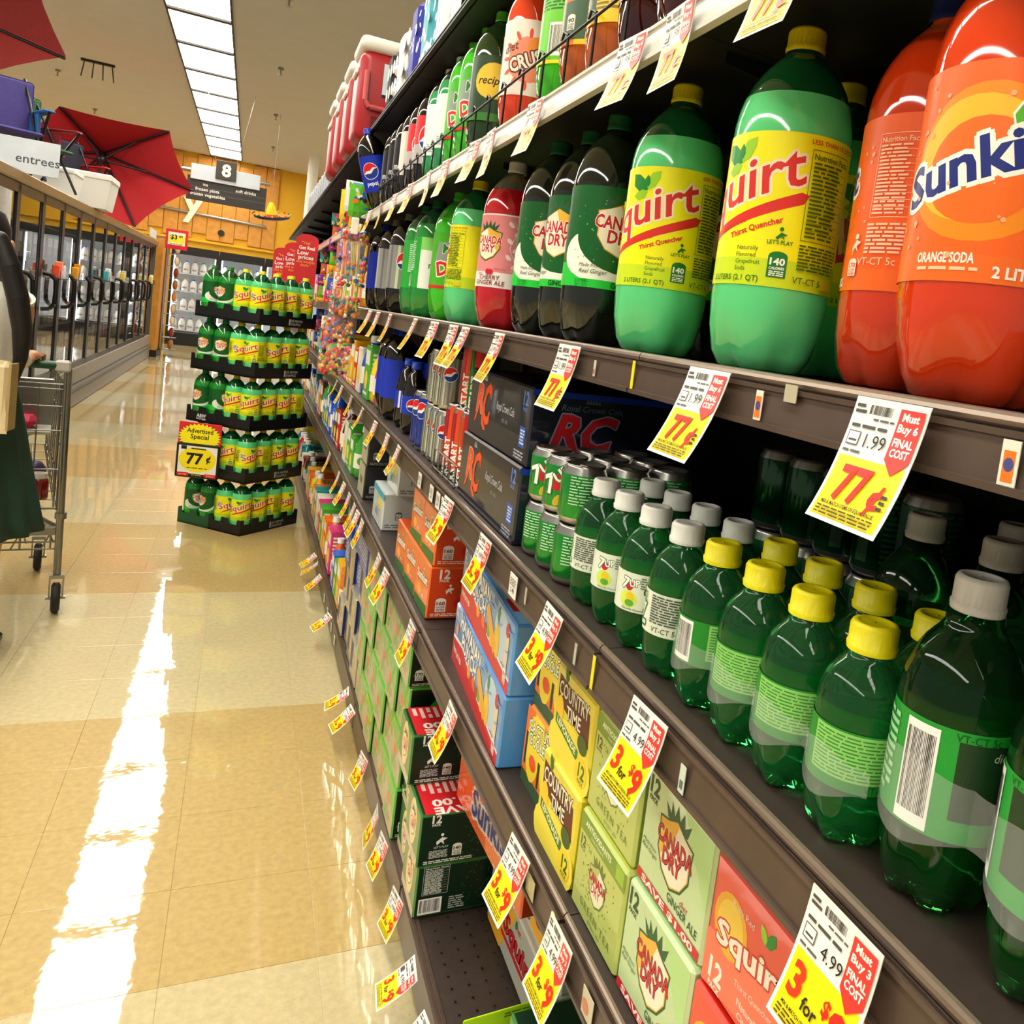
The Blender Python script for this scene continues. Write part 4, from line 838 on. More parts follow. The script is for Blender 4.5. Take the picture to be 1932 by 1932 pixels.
def putk(key, x, y, z, label, grp, rz=0., rot=None):       # x: front face, y: near side
    me, pr, sx, sy, sz = CART[key]
    o = obj('soda_carton', me, None, (x + sx / 2, y + sy / 2, z + .0004), rz=rz, rot=rot, label=label, cat='carton', group=grp)
    if pr: obj('print', pr, o)
    return o
# dark cola cartons, long side to the aisle
rc = [T('12', -.165 + .33, .098, .022, '5A86D8', bold=.05), T('PACK', .165, .088, .006, '5A86D8', bold=.03), rect(.150, .028, .180, .062, '2A5AB8'), fine(.154, .032, .176, .058, 5, 'D8E0F0'), fine(.13, .006, .185, .022, 3, 'A8B0C0')] + lg_rc(-.085, .066, .042) + crown(-.09, .113, .015, 'C8CCD8') + [T('Royal Crown Cola', .055, .070, .015, 'C8CCD8', shear=.25, w=.11), T('EST. 1905', .06, .052, .006, '9AA0B0')]
rcs = outl('RC', -.03, .035, .055, 'D8202A', '8A9AB8', ob=.03, shear=.3, bold=.05, w=.12) + crown(-.02, .112, .020, '6A7080') + [T('Royal Crown Cola', -.02, .098, .010, '6A7080', shear=.2), rect(-.125, .118, .125, .128, '1A3AA8')]
ckind('rc', .25, .395, .130, '14172A', rc, rcs)
putk('rc', .412, 1.245, ZB, 'dark navy cola carton with orange-red letters, lower of two beside green cans', 'dark cola cartons')
putk('rc', .416, 1.240, ZB + .1305, 'dark navy cola carton with orange-red letters, upper of two beside green cans', 'dark cola cartons')
# end-on cartons on the knee-high shelf (front = narrow end)
E12 = lambda c: [T('12', -.045, .098, .017, c, bold=.05, al='c'), T('PACK', -.045, .090, .005, c, bold=.03)]
gk = 'twelve-pack cartons on the knee-high shelf'
ruby = [poly([(-.066, .02), (.066, -.0), (.066, .05), (-.066, .085)], 'F07858'), ell(.034, .072, .026, .028, 'F2B02A', 18), ell(.034, .072, .020, .022, 'F6CE4A', 18)] + outl('Squirt', .0, .058, .020, 'F6EADA', 'C83A22', ob=.06, rot=-.18, shear=.1, bold=.03, w=.105) + [leaf(-.015, .092, .02, 2.2, '1E8A2E'), leaf(-.015, .092, .016, 1.0, '9AD02A'), T('Ruby Red', .018, .092, .006, 'F8D8C8'), T('12', .045, .012, .018, 'F8EADC', bold=.05), T('PACK', .045, .004, .005, 'F8EADC', bold=.03), T('Naturally Flavored', -.022, .02, .006, 'F8DCCC', bold=.02), T('Citrus and Berry', -.022, .010, .006, 'F8DCCC', bold=.02), T('Thirst Quencher', -.01, .036, .0055, 'F8DCCC', rot=-.15)]
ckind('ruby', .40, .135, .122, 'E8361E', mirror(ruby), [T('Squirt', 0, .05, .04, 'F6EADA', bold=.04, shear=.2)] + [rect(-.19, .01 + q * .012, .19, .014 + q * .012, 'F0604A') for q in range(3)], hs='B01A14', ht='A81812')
dry = [poly([(-.066, .119), (-.01, .119), (-.066, .05)], 'B6DC8E')] + lg_canada(.0, .068, .034, gold='EFB43A') + E12('1E5A2E')[:0] + [T('12', .052, .100, .017, '1E4A2A', bold=.05), T('PACK', .052, .092, .0048, '1E4A2A', bold=.03), T('diet', -.03, .030, .007, 'C83040', shear=.25), T('GINGER ALE', -.028, .020, .0085, '2A4A32', bold=.01, w=.06), T('Made from', .048, .046, .0045, '3A5A3A', shear=.25), T('Real Ginger', .046, .040, .0048, '3A5A3A', shear=.25)]
drs = [rect(-.066, .004, .066, .014, 'C8202C'), T('SAVE $1.00', .0, .0055, .007, 'F6ECE0', bold=.03, w=.11)] 
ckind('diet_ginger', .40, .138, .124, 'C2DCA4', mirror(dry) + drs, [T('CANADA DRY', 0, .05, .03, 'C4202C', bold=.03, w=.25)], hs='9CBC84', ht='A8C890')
tea_ = [rect(-.064, .096, .064, .118, '7E9A3A'), T('ANTIOXIDANTS', .012, .106, .0065, 'E6EEC8', bold=.03, w=.075), T('from Vitamin C', .012, .0995, .004, 'E6EEC8'), rect(-.06, .10, -.04, .117, '9AC03A'), T('12', .050, .080, .012, '5A6A2A', bold=.03), T('PACK', .050, .074, .004, '5A6A2A')] + [('g', [ell(RND.uniform(-.045, .045), RND.uniform(.03, .09), .0016, .0009, '6E8A3A', 6, rot=RND.uniform(0, 3)) for _ in range(70)])] + lg_canada(.0, .060, .023, bgc='E6E6C8', gold='B8BC6A', rim='6A7A3A') + [T('GREEN TEA', -.005, .016, .0095, '7A8A3A', sp=1.3), T('ginger ale', -.005, .0085, .005, '7A8A3A', sp=1.2)]
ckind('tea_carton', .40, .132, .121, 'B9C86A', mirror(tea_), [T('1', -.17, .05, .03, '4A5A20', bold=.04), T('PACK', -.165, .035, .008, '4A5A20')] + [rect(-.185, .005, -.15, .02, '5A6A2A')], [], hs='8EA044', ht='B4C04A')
ct = [ell(.0, .02, .075, .04, 'F2E04A', 18), poly([(-.058, .058), (.056, .072), (.058, .108), (-.052, .100)], '5E2418')] + outl('COUNTRY', .002, .086, .019, 'F6EFD8', '3A1810', ob=.04, bold=.02, w=.104, rot=-.08) + outl('TIME', -.004, .064, .017, 'F6EFD8', '3A1810', ob=.04, bold=.02, w=.05, rot=-.08) + [leaf(.03, .104, .024, 1.2, '2E6A22'), ell(.045, .062, .014, .02, 'F4CC2A', 14), poly([(-.03, .028), (.055, .042), (.055, .056), (-.03, .042)], '3A7A24'), T('LEMONADE', .014, .039, .0085, 'F2F0C0', rot=.16, bold=.03, w=.072), ell(-.04, .055, .016, .012, '3A5A1E', 14), ell(-.045, .022, .020, .018, 'F6D42A', 16), T('12', -.048, .016, .017, '2A6A2A', bold=.05), T('PACK', -.048, .008, .005, '2A6A2A', bold=.03)]
ckind('lemonade', .40, .134, .121, 'EAD83A', mirror(ct), [T('12', -.17, .08, .02, '3A5A20', bold=.04)], [rect(-.06, -.19, .06, -.14, '6E8A62')], hs='D8C020', ht='D2C83A')
cc = [rect(-.064, .0, .064, .02, '3A5A3A'), poly([(-.064, .02), (.064, .02), (.064, .119), (.0, .119)], 'F07A1E'), poly([(-.05, .03), (-.02, .03), (.03, .119), (-.01, .119)], 'F6E03A'), ell(.025, .065, .030, .05, 'F2D82A', 16)] + outl('CACTUS', .008, .092, .016, 'E8F0D0', '2A4A1A', ob=.05, rot=-.15, bold=.03, w=.085) + outl('COOLER', .004, .072, .016, 'E8F0D0', '2A4A1A', ob=.05, rot=-.1, bold=.03, w=.08) + [poly([(.05, .03), (.058, .03), (.058, .08), (.05, .08)], '1E3A1A'), poly([(-.012, .022), (-.004, .022), (-.002, .06), (-.012, .06)], '1E3A1A'), ell(.02, .045, .016, .012, 'E8581E', 8), T('12', -.045, .006, .015, 'E8EEE0', bold=.05)]
ckind('cactus', .40, .118, .121, 'F08A1E', mirror(cc), [], hs='D8861A', ht='6E9A7A')
hp = [poly([(-.215, .0), (-.215, .045), (-.12, .055), (.02, .030), (.215, .022), (.215, .0)], 'D0282E'), poly([(-.215, .045), (-.12, .055), (.02, .030), (.215, .022), (.215, .026), (.02, .036), (-.12, .061), (-.215, .052)], 'F2F0EA'), ell(.14, .07, .05, .04, 'B8CCE0', 20)] + outl('HAWAIIAN', -.060, .084, .027, 'F4F2EA', '223A7A', ob=.05, bold=.035, w=.20, rot=-.03, sp=1.08) + outl('PUNCH', -.060, .053, .027, 'F4F2EA', '223A7A', ob=.05, bold=.035, w=.145, rot=-.03, sp=1.08) + [ell(-.045 + q * .024, .042 - (q % 2) * .006, .013, .011, ('F2A02A', 'D0302A', 'E8702A', 'C82A30', '6AA83A', 'F2C02A')[q], 12) for q in range(6)] + [ell(.115, .05, .018, .028, 'E8BE2E', 14, rot=.3), leaf(.115, .078, .03, 1.6, '3A8A3A'), poly([(.02, .07), (.035, .09), (.115, .04), (.10, .02)], 'E8A83A'), T('FRUIT JUICY RED', -.16, .022, .009, 'F8EADC', bold=.04, w=.08), T('12', -.20, .095, .018, 'F4F4F0', bold=.04), ell(-.185, .072, .013, .014, 'F0A080', 14), rect(.170, .035, .195, .085, 'D8C8A8'), ell(.18, .092, .012, .012, 'C82A2A', 8), cal(.188, .020, .018, 80, 'F4F0E8', 'B0282A')] + [ell(RND.uniform(-.2, .2), RND.uniform(.06, .115), RND.uniform(.008, .02), .0016, '6A9AD8', 8, rot=RND.uniform(-.4, .4)) for _ in range(16)]
ckind('punch', .26, .44, .116, '4F93D4', hp, [], [rect(-.21, -.12, .21, .12, '8EC2EC'), rect(.1, -.12, .16, .12, 'D0282E')], ht='6FB0E6')
sun = [poly([(-.07, .0), (.07, .0), (.07, .03), (-.07, .02)], '2E6A2A')] + outl('Sunkist', .002, .068, .020, 'F8ECD8', 'D8581A', ob=.08, rot=.06, bold=.04, w=.115) + [leaf(.02, .092, .018, .9, '3E8A2E'), ell(-.02, .042, .02, .013, 'F8A83A', 12), T('peach', .02, .098, .007, 'F8E0C0', shear=.2), T('SODA', .02, .034, .006, 'F8E0C0', bold=.03)]
suns = [T('12', -.165, .095, .020, 'F4EADC', bold=.05), T('PACK', -.165, .087, .006, 'F4EADC', bold=.03), ell(-.15, .078, .003, .003, 'F4EADC', 8), poly([(-.16, .066), (-.15, .074), (-.14, .071), (-.147, .066), (-.145, .058), (-.152, .065), (-.158, .058)], 'F4EADC'), cal(-.168, .030, .024, 160, 'F4EADC', '8A3A1E'), leaf(-.13, .06, .03, .3, '2E7A2E'), ell(-.125, .035, .014, .013, 'D8282A', 12), fine(-.19, .006, -.09, .014, 2, 'F4D8C0'), T('Sunkist', .03, .05, .04, 'F4D8C0', bold=.03)]
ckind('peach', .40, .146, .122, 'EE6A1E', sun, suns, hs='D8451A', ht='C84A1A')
mist = [rect(-.11, .095, .11, .116, '3AA0C0'), ell(.03, .07, .03, .02, 'E8C84A', 14), T('MIST', .0, .026, .026, '7A9AAA', bold=.03), T('diet', .02, .058, .012, '8AA0A8'), fine(-.09, .05, -.02, .09, 6, 'B8C4C8')]
ckind('mistbox', .30, .205, .118, 'D4D8D6', mist, [ell(.1, .06, .035, .035, '4A5A50', 16), fine(-.14, .008, .1, .022, 2, '6A7272'), cal(-.10, .045, .02, 0, '5A6464')] + [poly([(-.05 + q * .02, .05), (-.048 + q * .02, .05), (.02 + q * .02, .1), (.018 + q * .02, .1)], '8A9494') for q in range(4)], hs='C4C8C4', ht='DADEDC')
ckind('darkbox', .30, .16, .124, '1E1E20', [rect(-.075, .004, .075, .12, 'B0A890'), T('max', 0, .05, .03, '3A3A3A', bold=.03)], [poly([(-.13, .118), (.14, .118), (.14, .03), (.02, .1)], '4A4A48'), cal(-.12, .035, .02, 0, 'B4B4B0', '3A3A3A'), fine(-.14, .006, .1, .016, 2, '8A8A86')])
L_ = lambda d, u: '%s, %s of the stacked pair on the knee-high shelf' % (d, u)
for key, y, sz, d in (('ruby', .438, .122, 'bright red grapefruit soda carton end'), ('diet_ginger', .576, .124, 'pale green diet ginger ale carton end'), ('tea_carton', .720, .121, 'olive green tea ginger ale carton end'), ('lemonade', .862, .121, 'yellow lemonade carton with brown banner'), ('cactus', 1.004, .121, 'orange carton end with cactus print')):
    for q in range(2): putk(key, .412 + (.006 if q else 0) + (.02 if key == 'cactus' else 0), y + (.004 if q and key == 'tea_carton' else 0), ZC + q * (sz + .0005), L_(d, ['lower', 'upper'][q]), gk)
for q in range(2): putk('ruby', .45, .29, ZC + q * .1225, 'red grapefruit soda carton at the near end, %s of the cut-off pair' % ['lower', 'upper'][q], gk)
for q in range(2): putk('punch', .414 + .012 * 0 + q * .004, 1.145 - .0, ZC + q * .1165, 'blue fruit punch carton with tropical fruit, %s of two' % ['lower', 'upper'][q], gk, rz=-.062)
for n, (c, q) in enumerate([(0, 0), (1, 0), (2, 0), (0, 1), (1, 1)]):
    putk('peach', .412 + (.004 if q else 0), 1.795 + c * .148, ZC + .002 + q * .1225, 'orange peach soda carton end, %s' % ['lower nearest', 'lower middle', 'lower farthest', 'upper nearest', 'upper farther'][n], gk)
putk('mistbox', .42, 2.56, ZC, 'pale grey lemon-lime carton with teal band, lower of two', gk); putk('mistbox', .45, 2.52, ZC + .1185, 'pale grey lemon-lime carton, upper of two', gk)
for q in range(2): putk('darkbox', .415, 2.98 - .02 * q, ZC + q * .1245, 'black diet cola carton, %s of two beyond the grey cartons' % ['lower', 'upper'][q], gk)
# floor-level cartons
gd = 'twelve-pack cartons on the bottom shelf'; ZD1 = ZD + .0048
gs = [T('12', -.165, .098, .017, 'F2F2EA', bold=.05), T('PACK', -.165, .091, .005, 'F2F2EA', bold=.03), ell(-.15, .070, .0035, .0035, 'F2F2EA', 8), poly([(-.162, .055), (-.15, .064), (-.138, .061), (-.147, .056), (-.144, .047), (-.152, .054), (-.16, .047)], 'F2F2EA'), T("LET'S PLAY", -.15, .040, .0045, 'F2F2EA'), cal(-.115, .030, .020, 140, 'F2F2EA', '14301A'), fine(-.175, .018, -.135, .036, 6, 'C8D0C8'), fine(-.185, .006, -.08, .014, 2, 'E8E8E0')] + [('g', [ell(-.05 + RND.uniform(-.06, .05), RND.uniform(.01, .115), .0012, .0012, '2E8A44', 6) for _ in range(80)])] + lg_canada(.03, .058, .040, gold='E8C050')
gt = [rect(-.066, -.19, .066, -.06, 'D8202A'), T('SAVE', .02, -.10, .030, 'F8F0E8', rot=PI, bold=.05, w=.095), T('$1.00', .02, -.145, .030, 'F8F0E8', rot=PI, bold=.05, w=.095)]
gt = [rect(-.066, -.19, .066, -.05, 'D8202A'), T('SAVE', .045, -.12, .024, 'F8F0E8', rot=-PI / 2, bold=.05, w=.10), T('$1.00', .015, -.12, .024, 'F8F0E8', rot=-PI / 2, bold=.05, w=.10), fine(-.06, -.185, -.01, -.055, 8, 'F4C8C0')]
gf = [rect(-.066, .0, .066, .02, 'C8B8A0'), ell(.0, .068, .034, .05, 'E8D49A', 18)] + lg_canada(0, .066, .026)
gb = [bars(-.19, .006, -.14, .042, '1A1A1A'), nutrition(-.185, .05, -.13, .115, 'D8E0D8'), fine(-.125, .01, -.09, .04, 6, 'A8B0A8')] + [('g', [ell(-.04 + RND.uniform(-.06, .05), RND.uniform(.01, .115), .0012, .0012, '2E8A44', 6) for _ in range(60)])] + lg_canada(.04, .058, .040, gold='E8C050')
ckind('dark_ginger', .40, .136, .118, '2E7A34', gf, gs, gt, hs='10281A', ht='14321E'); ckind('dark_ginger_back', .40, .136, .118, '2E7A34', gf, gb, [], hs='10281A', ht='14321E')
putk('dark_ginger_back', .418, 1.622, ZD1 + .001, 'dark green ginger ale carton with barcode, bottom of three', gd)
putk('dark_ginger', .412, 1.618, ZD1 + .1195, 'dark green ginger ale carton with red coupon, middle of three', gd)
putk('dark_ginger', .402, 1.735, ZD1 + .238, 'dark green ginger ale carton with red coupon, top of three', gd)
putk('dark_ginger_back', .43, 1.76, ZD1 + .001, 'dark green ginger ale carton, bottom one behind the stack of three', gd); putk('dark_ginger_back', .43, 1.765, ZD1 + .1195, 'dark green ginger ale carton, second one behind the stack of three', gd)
dewf = [poly([(-.066, .0), (.066, .0), (.066, .05), (-.066, .1)], 'B8AE86'), poly([(-.05, .01), (-.03, .01), (.05, .118), (.03, .118)], '6AB83A'), rect(-.03, .05, .01, .075, 'D8785A'), fine(-.05, .02, .03, .045, 3, '8A9A5A')]
dews = [poly([(-.19, .03), (-.12, .115), (-.10, .03)], '3AA82A'), poly([(-.12, .03), (-.05, .115), (.02, .02)], '9AA88A'), poly([(-.02, .02), (.05, .118), (.12, .02)], '4AB82E'), cal(-.175, .03, .02, 170, 'F2F2EA', '1A2A1A'), fine(-.19, .006, -.08, .013, 2, 'C8D0C0')]
dewt = [rect(-.06, -.19, .06, -.10, '12261A'), T('12', -.03, -.16, .03, 'E8EEE0', bold=.05), poly([(-.06, -.10), (.06, -.10), (.02, .0)], '4AC82A'), poly([(-.06, .0), (.0, -.08), (.06, .05)], '8A9A8A')]
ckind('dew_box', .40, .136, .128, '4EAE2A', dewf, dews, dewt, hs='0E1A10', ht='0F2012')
for c in range(6):
    for q in range(4):
        if c == 0 and q < 0: continue
        y = 1.905 + c * .139
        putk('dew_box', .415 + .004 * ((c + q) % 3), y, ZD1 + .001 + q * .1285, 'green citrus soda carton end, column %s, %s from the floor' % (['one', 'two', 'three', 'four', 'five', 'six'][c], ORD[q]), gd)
ckind('blue_box', .40, .150, .128, '1848B8', [fine(-.06, .03, .06, .10, 6, 'A8B8D8'), rect(-.07, .118, .07, .124, '3A7AE8')], [T('PEPSI', -.10, .05, .03, 'C8D4F0', rot=PI / 2, bold=.03), globe(.08, .07, .04)[1]], hs='1A50C0', ht='2A78E8')
ckind('wall_box', .40, .150, .128, 'A89E88', [rect(-.07, .03, -.02, .12, '2A3A6A'), rect(.0, .02, .04, .09, 'C8A86A')], [], hs='1E2A5A', ht='8A8A80')
for c in range(4):
    for q in range(4):
        y = 2.75 + c * .155; bl = q >= 3 - (c % 2)
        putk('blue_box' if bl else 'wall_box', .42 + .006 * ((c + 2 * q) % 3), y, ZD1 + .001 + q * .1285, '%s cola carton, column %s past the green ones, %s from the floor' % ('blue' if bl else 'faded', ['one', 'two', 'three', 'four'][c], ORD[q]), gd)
# pushed-back grapefruit cartons and the orange carton on top
dsq = [ell(.12, .07, .05, .045, 'F0BE3A', 18), ell(.13, .07, .035, .03, 'F6D86A', 18), poly([(-.19, .0), (-.1, .0), (-.02, .12), (-.1, .12)], 'F0B030'), T('Diet', -.005, .100, .014, 'B8282A', bold=.02)] + outl('Squirt', .005, .055, .038, 'C8202A', 'F4EAD8', ob=.05, shear=.12, bold=.03, w=.19) + [poly([(-.10, .035), (.11, .04), (.11, .05), (-.10, .045)], 'C8202A'), leaf(-.02, .098, .022, 1.2, '2E7A2E'), fine(-.19, .04, -.12, .10, 8, 'B8BAAE')]
ckind('diet_grapefruit', .25, .395, .13, 'C4C6B8', dsq, [], [], hs='A8AA9A', ht='C8C8BA')
putk('diet_grapefruit', .575, 1.20, ZD1 + .001, 'grey diet grapefruit carton pushed back on the bottom shelf', gd)
o = putk('diet_grapefruit', .585, 1.20, ZD1 + .2615, 'upside-down grey grapefruit carton on the pushed-back one', gd, rot=(PI, 0, 0)); 
sbx = lg_sunkist(.02, .040, .050, .12, sun=False) + [('g', [ell(RND.uniform(-.19, .19), RND.uniform(.005, .12), q, q, 'F28A4A', 7) for q in [RND.uniform(.001, .003) for _ in range(120)]])] + [T('12', .17, .10, .018, 'F8D8C0', bold=.04), fine(.05, .004, .18, .01, 1, 'F8D0B0')]
ckind('orange_box', .26, .40, .128, 'E85A18', sbx, [], [], hs='B83A10', ht='C04010')
putk('orange_box', .497, 1.245, ZD1 + .2625, 'orange soda carton with blue lettering jutting out on top of grey cartons', gd, rz=.05)
for q in range(2):
    putk('dark_ginger_back', .45, .95 + .0, ZD1 + .001 + q * .1185, 'dark carton in shadow at the near end of the bottom shelf, %s' % ['lower', 'upper'][q], gd)
lc = board('lime_card', .145, .132, .002, mat('lime_card', 'B8E81A', rough=.5), [fine(.0, .050, .06, .060, 2, '5A7A1A')], (.487, 1.20, ZD + .074), rz=.05, tilt=0., label='blank lime-green card standing on the bottom shelf', cat='card')
# ---------------------------------------------------------------- price tags
TW, TH = .070, .090
def tag_items(kind):
    a = [rect(-.035, 0, .035, TH, 'EFEEE6'), rect(-.032, .003, .032, .048, 'F6DE12')]
    a += bars(-.020, .078, .006, .086, '3A3A38', 24, None) + fine(-.032, .078, -.021, .086, 2, '4A4A48') + fine(-.012, .0745, .008, .077, 1, '5A5A58')
    a += [fine(-.031, .068, .004, .072, 1, '4A4A48'), rect(-.031, .056, -.019, .066, '5A5A58'), rect(-.0302, .0568, -.0198, .0652, 'EFEEE6'), fine(-.029, .058, -.021, .064, 2, '4A4A48'), fine(-.031, .0505, -.012, .0535, 1, '5A5A58')]
    a += [rect(.011, .052, .033, .086, 'E23A30'), poly([(.011, .0521), (.0165, .047), (.022, .042), (.0275, .047), (.033, .0521)][::-1], 'E23A30')]
    if kind == 'c':
        a += [T('1.99', -.003, .056, .0095, '1E1E1C', w=.020), T('Must', .022, .0785, .0052, 'F8EEE6', bold=.05), T('Buy 6', .022, .071, .0052, 'F8EEE6', bold=.05, w=.018), T('FINAL', .022, .0615, .0052, 'F8EEE6', bold=.05, w=.018), T('COST', .022, .0545, .0052, 'F8EEE6', bold=.05, w=.017)]
        a += [T('77', -.006, .018, .0235, 'DE2A1C', bold=.05, w=.030), T('¢', .019, .0185, .017, 'DE2A1C', bold=.03), fine(.024, .018, .029, .030, 3, '3A3A20')]
        a += [T('MIX & MATCH ITEMS OF EQUAL VALUE', .0, .0125, .0026, '2A2A1A', w=.052, bold=.02)] + fine(-.028, .0045, .028, .0115, 3, '4A4820', .45)
    else:
        a += [T('4.99', -.001, .0545, .0090, '1E1E1C', w=.021), T('Must', .022, .0785, .0050, 'F8EEE6', bold=.05), T('Buy 3', .022, .071, .0050, 'F8EEE6', bold=.05, w=.018), T('FINAL', .022, .0615, .0050, 'F8EEE6', bold=.05, w=.018), T('COST', .022, .0545, .0050, 'F8EEE6', bold=.05, w=.017)]
        a += [T('3', -.021, .021, .0205, 'DE3A1C', bold=.06), T('for', -.0035, .0195, .0085, '2A2A1A', bold=.02), T('$', .0085, .029, .0095, 'DE2A1C', bold=.03), T('9', .021, .016, .0225, 'DE2A1C', bold=.05)]
        a += [T('MIX & MATCH ITEMS OF EQUAL VALUE', .0, .0125, .0024, '2A2A1A', w=.052, bold=.02)] + fine(-.028, .0045, .028, .0115, 3, '4A4820', .45)
    return a
def bent(tilt, curl):
    def f(u, v, i):
        s = TH - v; a = tilt + curl * s / TH
        d = s * math.sin(a); dz = s * math.cos(a)
        return Vector((-d - .00012 * (i + 1), -u, -dz))
    return f, None
def tag_mesh(kind, tilt, curl):
    mb = MB(); n = 6
    f = bent(tilt, curl)[0]
    for k in range(n):
        v0, v1 = TH * k / n, TH * (k + 1) / n
        mb.add([f(-.035, v0, -1), f(.035, v0, -1), f(.035, v1, -1), f(-.035, v1, -1)], [(0, 1, 2, 3)], 0, True)
        mb.add([f(-.035, v0, -4), f(.035, v0, -4), f(.035, v1, -4), f(-.035, v1, -4)], [(3, 2, 1, 0)], 0, True)
    it = flatten(tag_items(kind))
    it2 = []
    it = sum([(list(i[1]) if i[0] == 'g' else [i]) for i in it], [])
    for q in it:                                              # long panels are cut so that they follow the bend
        if q[0] == 'p' and max(p[1] for p in q[1]) - min(p[1] for p in q[1]) > .02 and len(q[1]) == 4:
            y0 = min(p[1] for p in q[1]); y1 = max(p[1] for p in q[1]); x0 = min(p[0] for p in q[1]); x1 = max(p[0] for p in q[1])
            for k in range(8): it2.append(rect(x0, y0 + (y1 - y0) * k / 8, x1, y0 + (y1 - y0) * (k + 1) / 8, q[2]))
        else: it2.append(q)
    return mb.mesh('price_tag', [ink('EFEEE6')]), art('print', (it2, (lambda u, v, i: bent(tilt, curl)[0](u, v, i if i < 1 else 1 + i * .6), None)))
tagm = {}
def tagput(kind, x, y, z, tilt, label, grp, rz=0., s=1.):
    k = (kind, round(tilt, 2)); 
    if k not in tagm: tagm[k] = tag_mesh(kind, tilt, .18)
    o = obj('price_tag', tagm[k][0], None, (x - .0045, y, z), rz=rz, label=label, cat='price tag', group=grp); o.scale = (s, s, s)
    obj('print', tagm[k][1], o)
XT = SX - .0135
names = {'A': ('eye-level', ZA - .001), 'E': ('upper', ZE + .002), 'B': ('waist-high', ZB + .002), 'C': ('knee-high', ZC + .002), 'D': ('bottom', ZD - .004)}
for n, y in enumerate([.408, .647, 1.014, 1.352, 1.595, 1.702, 1.898, 2.139, 2.563, 2.82, 3.026]):
    tagput('c', XT, y, names['A'][1], (.16, .22, .12)[n % 3], 'yellow and white 77-cent price tag, %s from the near end of the eye-level shelf' % ORD[n], 'price tags on the eye-level shelf', rz=(-.02, .03, .05, -.04)[n % 4])
for n, y in enumerate([.616, .810, .930, 1.301, 1.573, 1.694, 1.969, 2.176, 2.436, 2.72, 3.047, 3.33, 3.55, 3.8]):
    tagput('c', XT - .001, y, names['E'][1] - .006, (.04, -.04, .08)[n % 3], 'glaring price tag, %s from the near end of the upper shelf' % ORD[n], 'price tags on the upper shelf', rz=(.05, -.03, .08)[n % 3])
for n, y in enumerate([.374, .668, .948, 1.290, 1.570, 2.175, 2.375, 2.624, 2.954, 3.314, 3.676, 3.911]):
    tagput('n', XT, y, names['B'][1], (.10, .16, .2)[n % 3], 'three-for-nine price tag, %s from the near end of the waist-high shelf' % ORD[n], 'price tags on the waist-high shelf', rz=(.0, .04, -.04)[n % 3], s=1. if n < 5 else .9)
for n, y in enumerate([.800, .960, 1.365, 1.771, 2.157, 2.293, 2.683, 2.80, 2.902, 3.068, 3.251, 3.457, 3.9]):
    tagput('n', XT, y, names['C'][1], (.12, .2, .16)[n % 3], 'three-for-nine price tag, %s from the near end of the knee-high shelf' % ORD[n], 'price tags on the knee-high shelf', rz=(.0, .05, -.03)[n % 3])
for n, y in enumerate([1.36, 1.50, 1.72, 1.93, 2.05, 2.33, 2.63, 2.76, 3.481, 4.0, 4.2, 4.35]):
    tagput('n', .411, y, names['D'][1], .15 if 2 <= n <= 5 else (.62, .75, .7)[n % 3], 'price tag sticking out over the floor, %s from the near end of the bottom shelf' % ORD[n], 'price tags on the bottom shelf', rz=(.1, -.1, .15)[n % 3])
sm_ = art('print', ([T('3.49', .0, .006, .008, '1E1E1C', bold=.02)] + fine(-.014, .016, .014, .028, 4, '4A4A48'), flat((-.0006, 0, 0), (0, -1, 0), (0, 0, 1))))
smb = MB().box(-.0006, -.017, 0, .0006, .017, .034).mesh('shelf_label', [ink('EDEBE2')])
for n, (y, z) in enumerate([(1.129, ZB - .044), (1.624, ZB - .044), (1.675, ZB - .044), (1.745, ZB - .044), (1.88, ZB - .044), (3.3, ZD - .06), (3.45, ZD - .06), (3.62, ZD - .06), (3.8, ZD - .06)]):
    o = obj('shelf_label', smb, None, (XT - .0030 if n < 5 else .4105, y, z), label='small white shelf label, %s' % (['alone under the green cans', 'first of four under the energy cans', 'second of four under the energy cans', 'third of four under the energy cans', 'fourth of four under the energy cans'] + ['%s of four in the row on the bottom rail' % q for q in ('nearest', 'second', 'third', 'farthest')])[n], cat='shelf label', group='small white shelf labels'); obj('print', sm_, o)
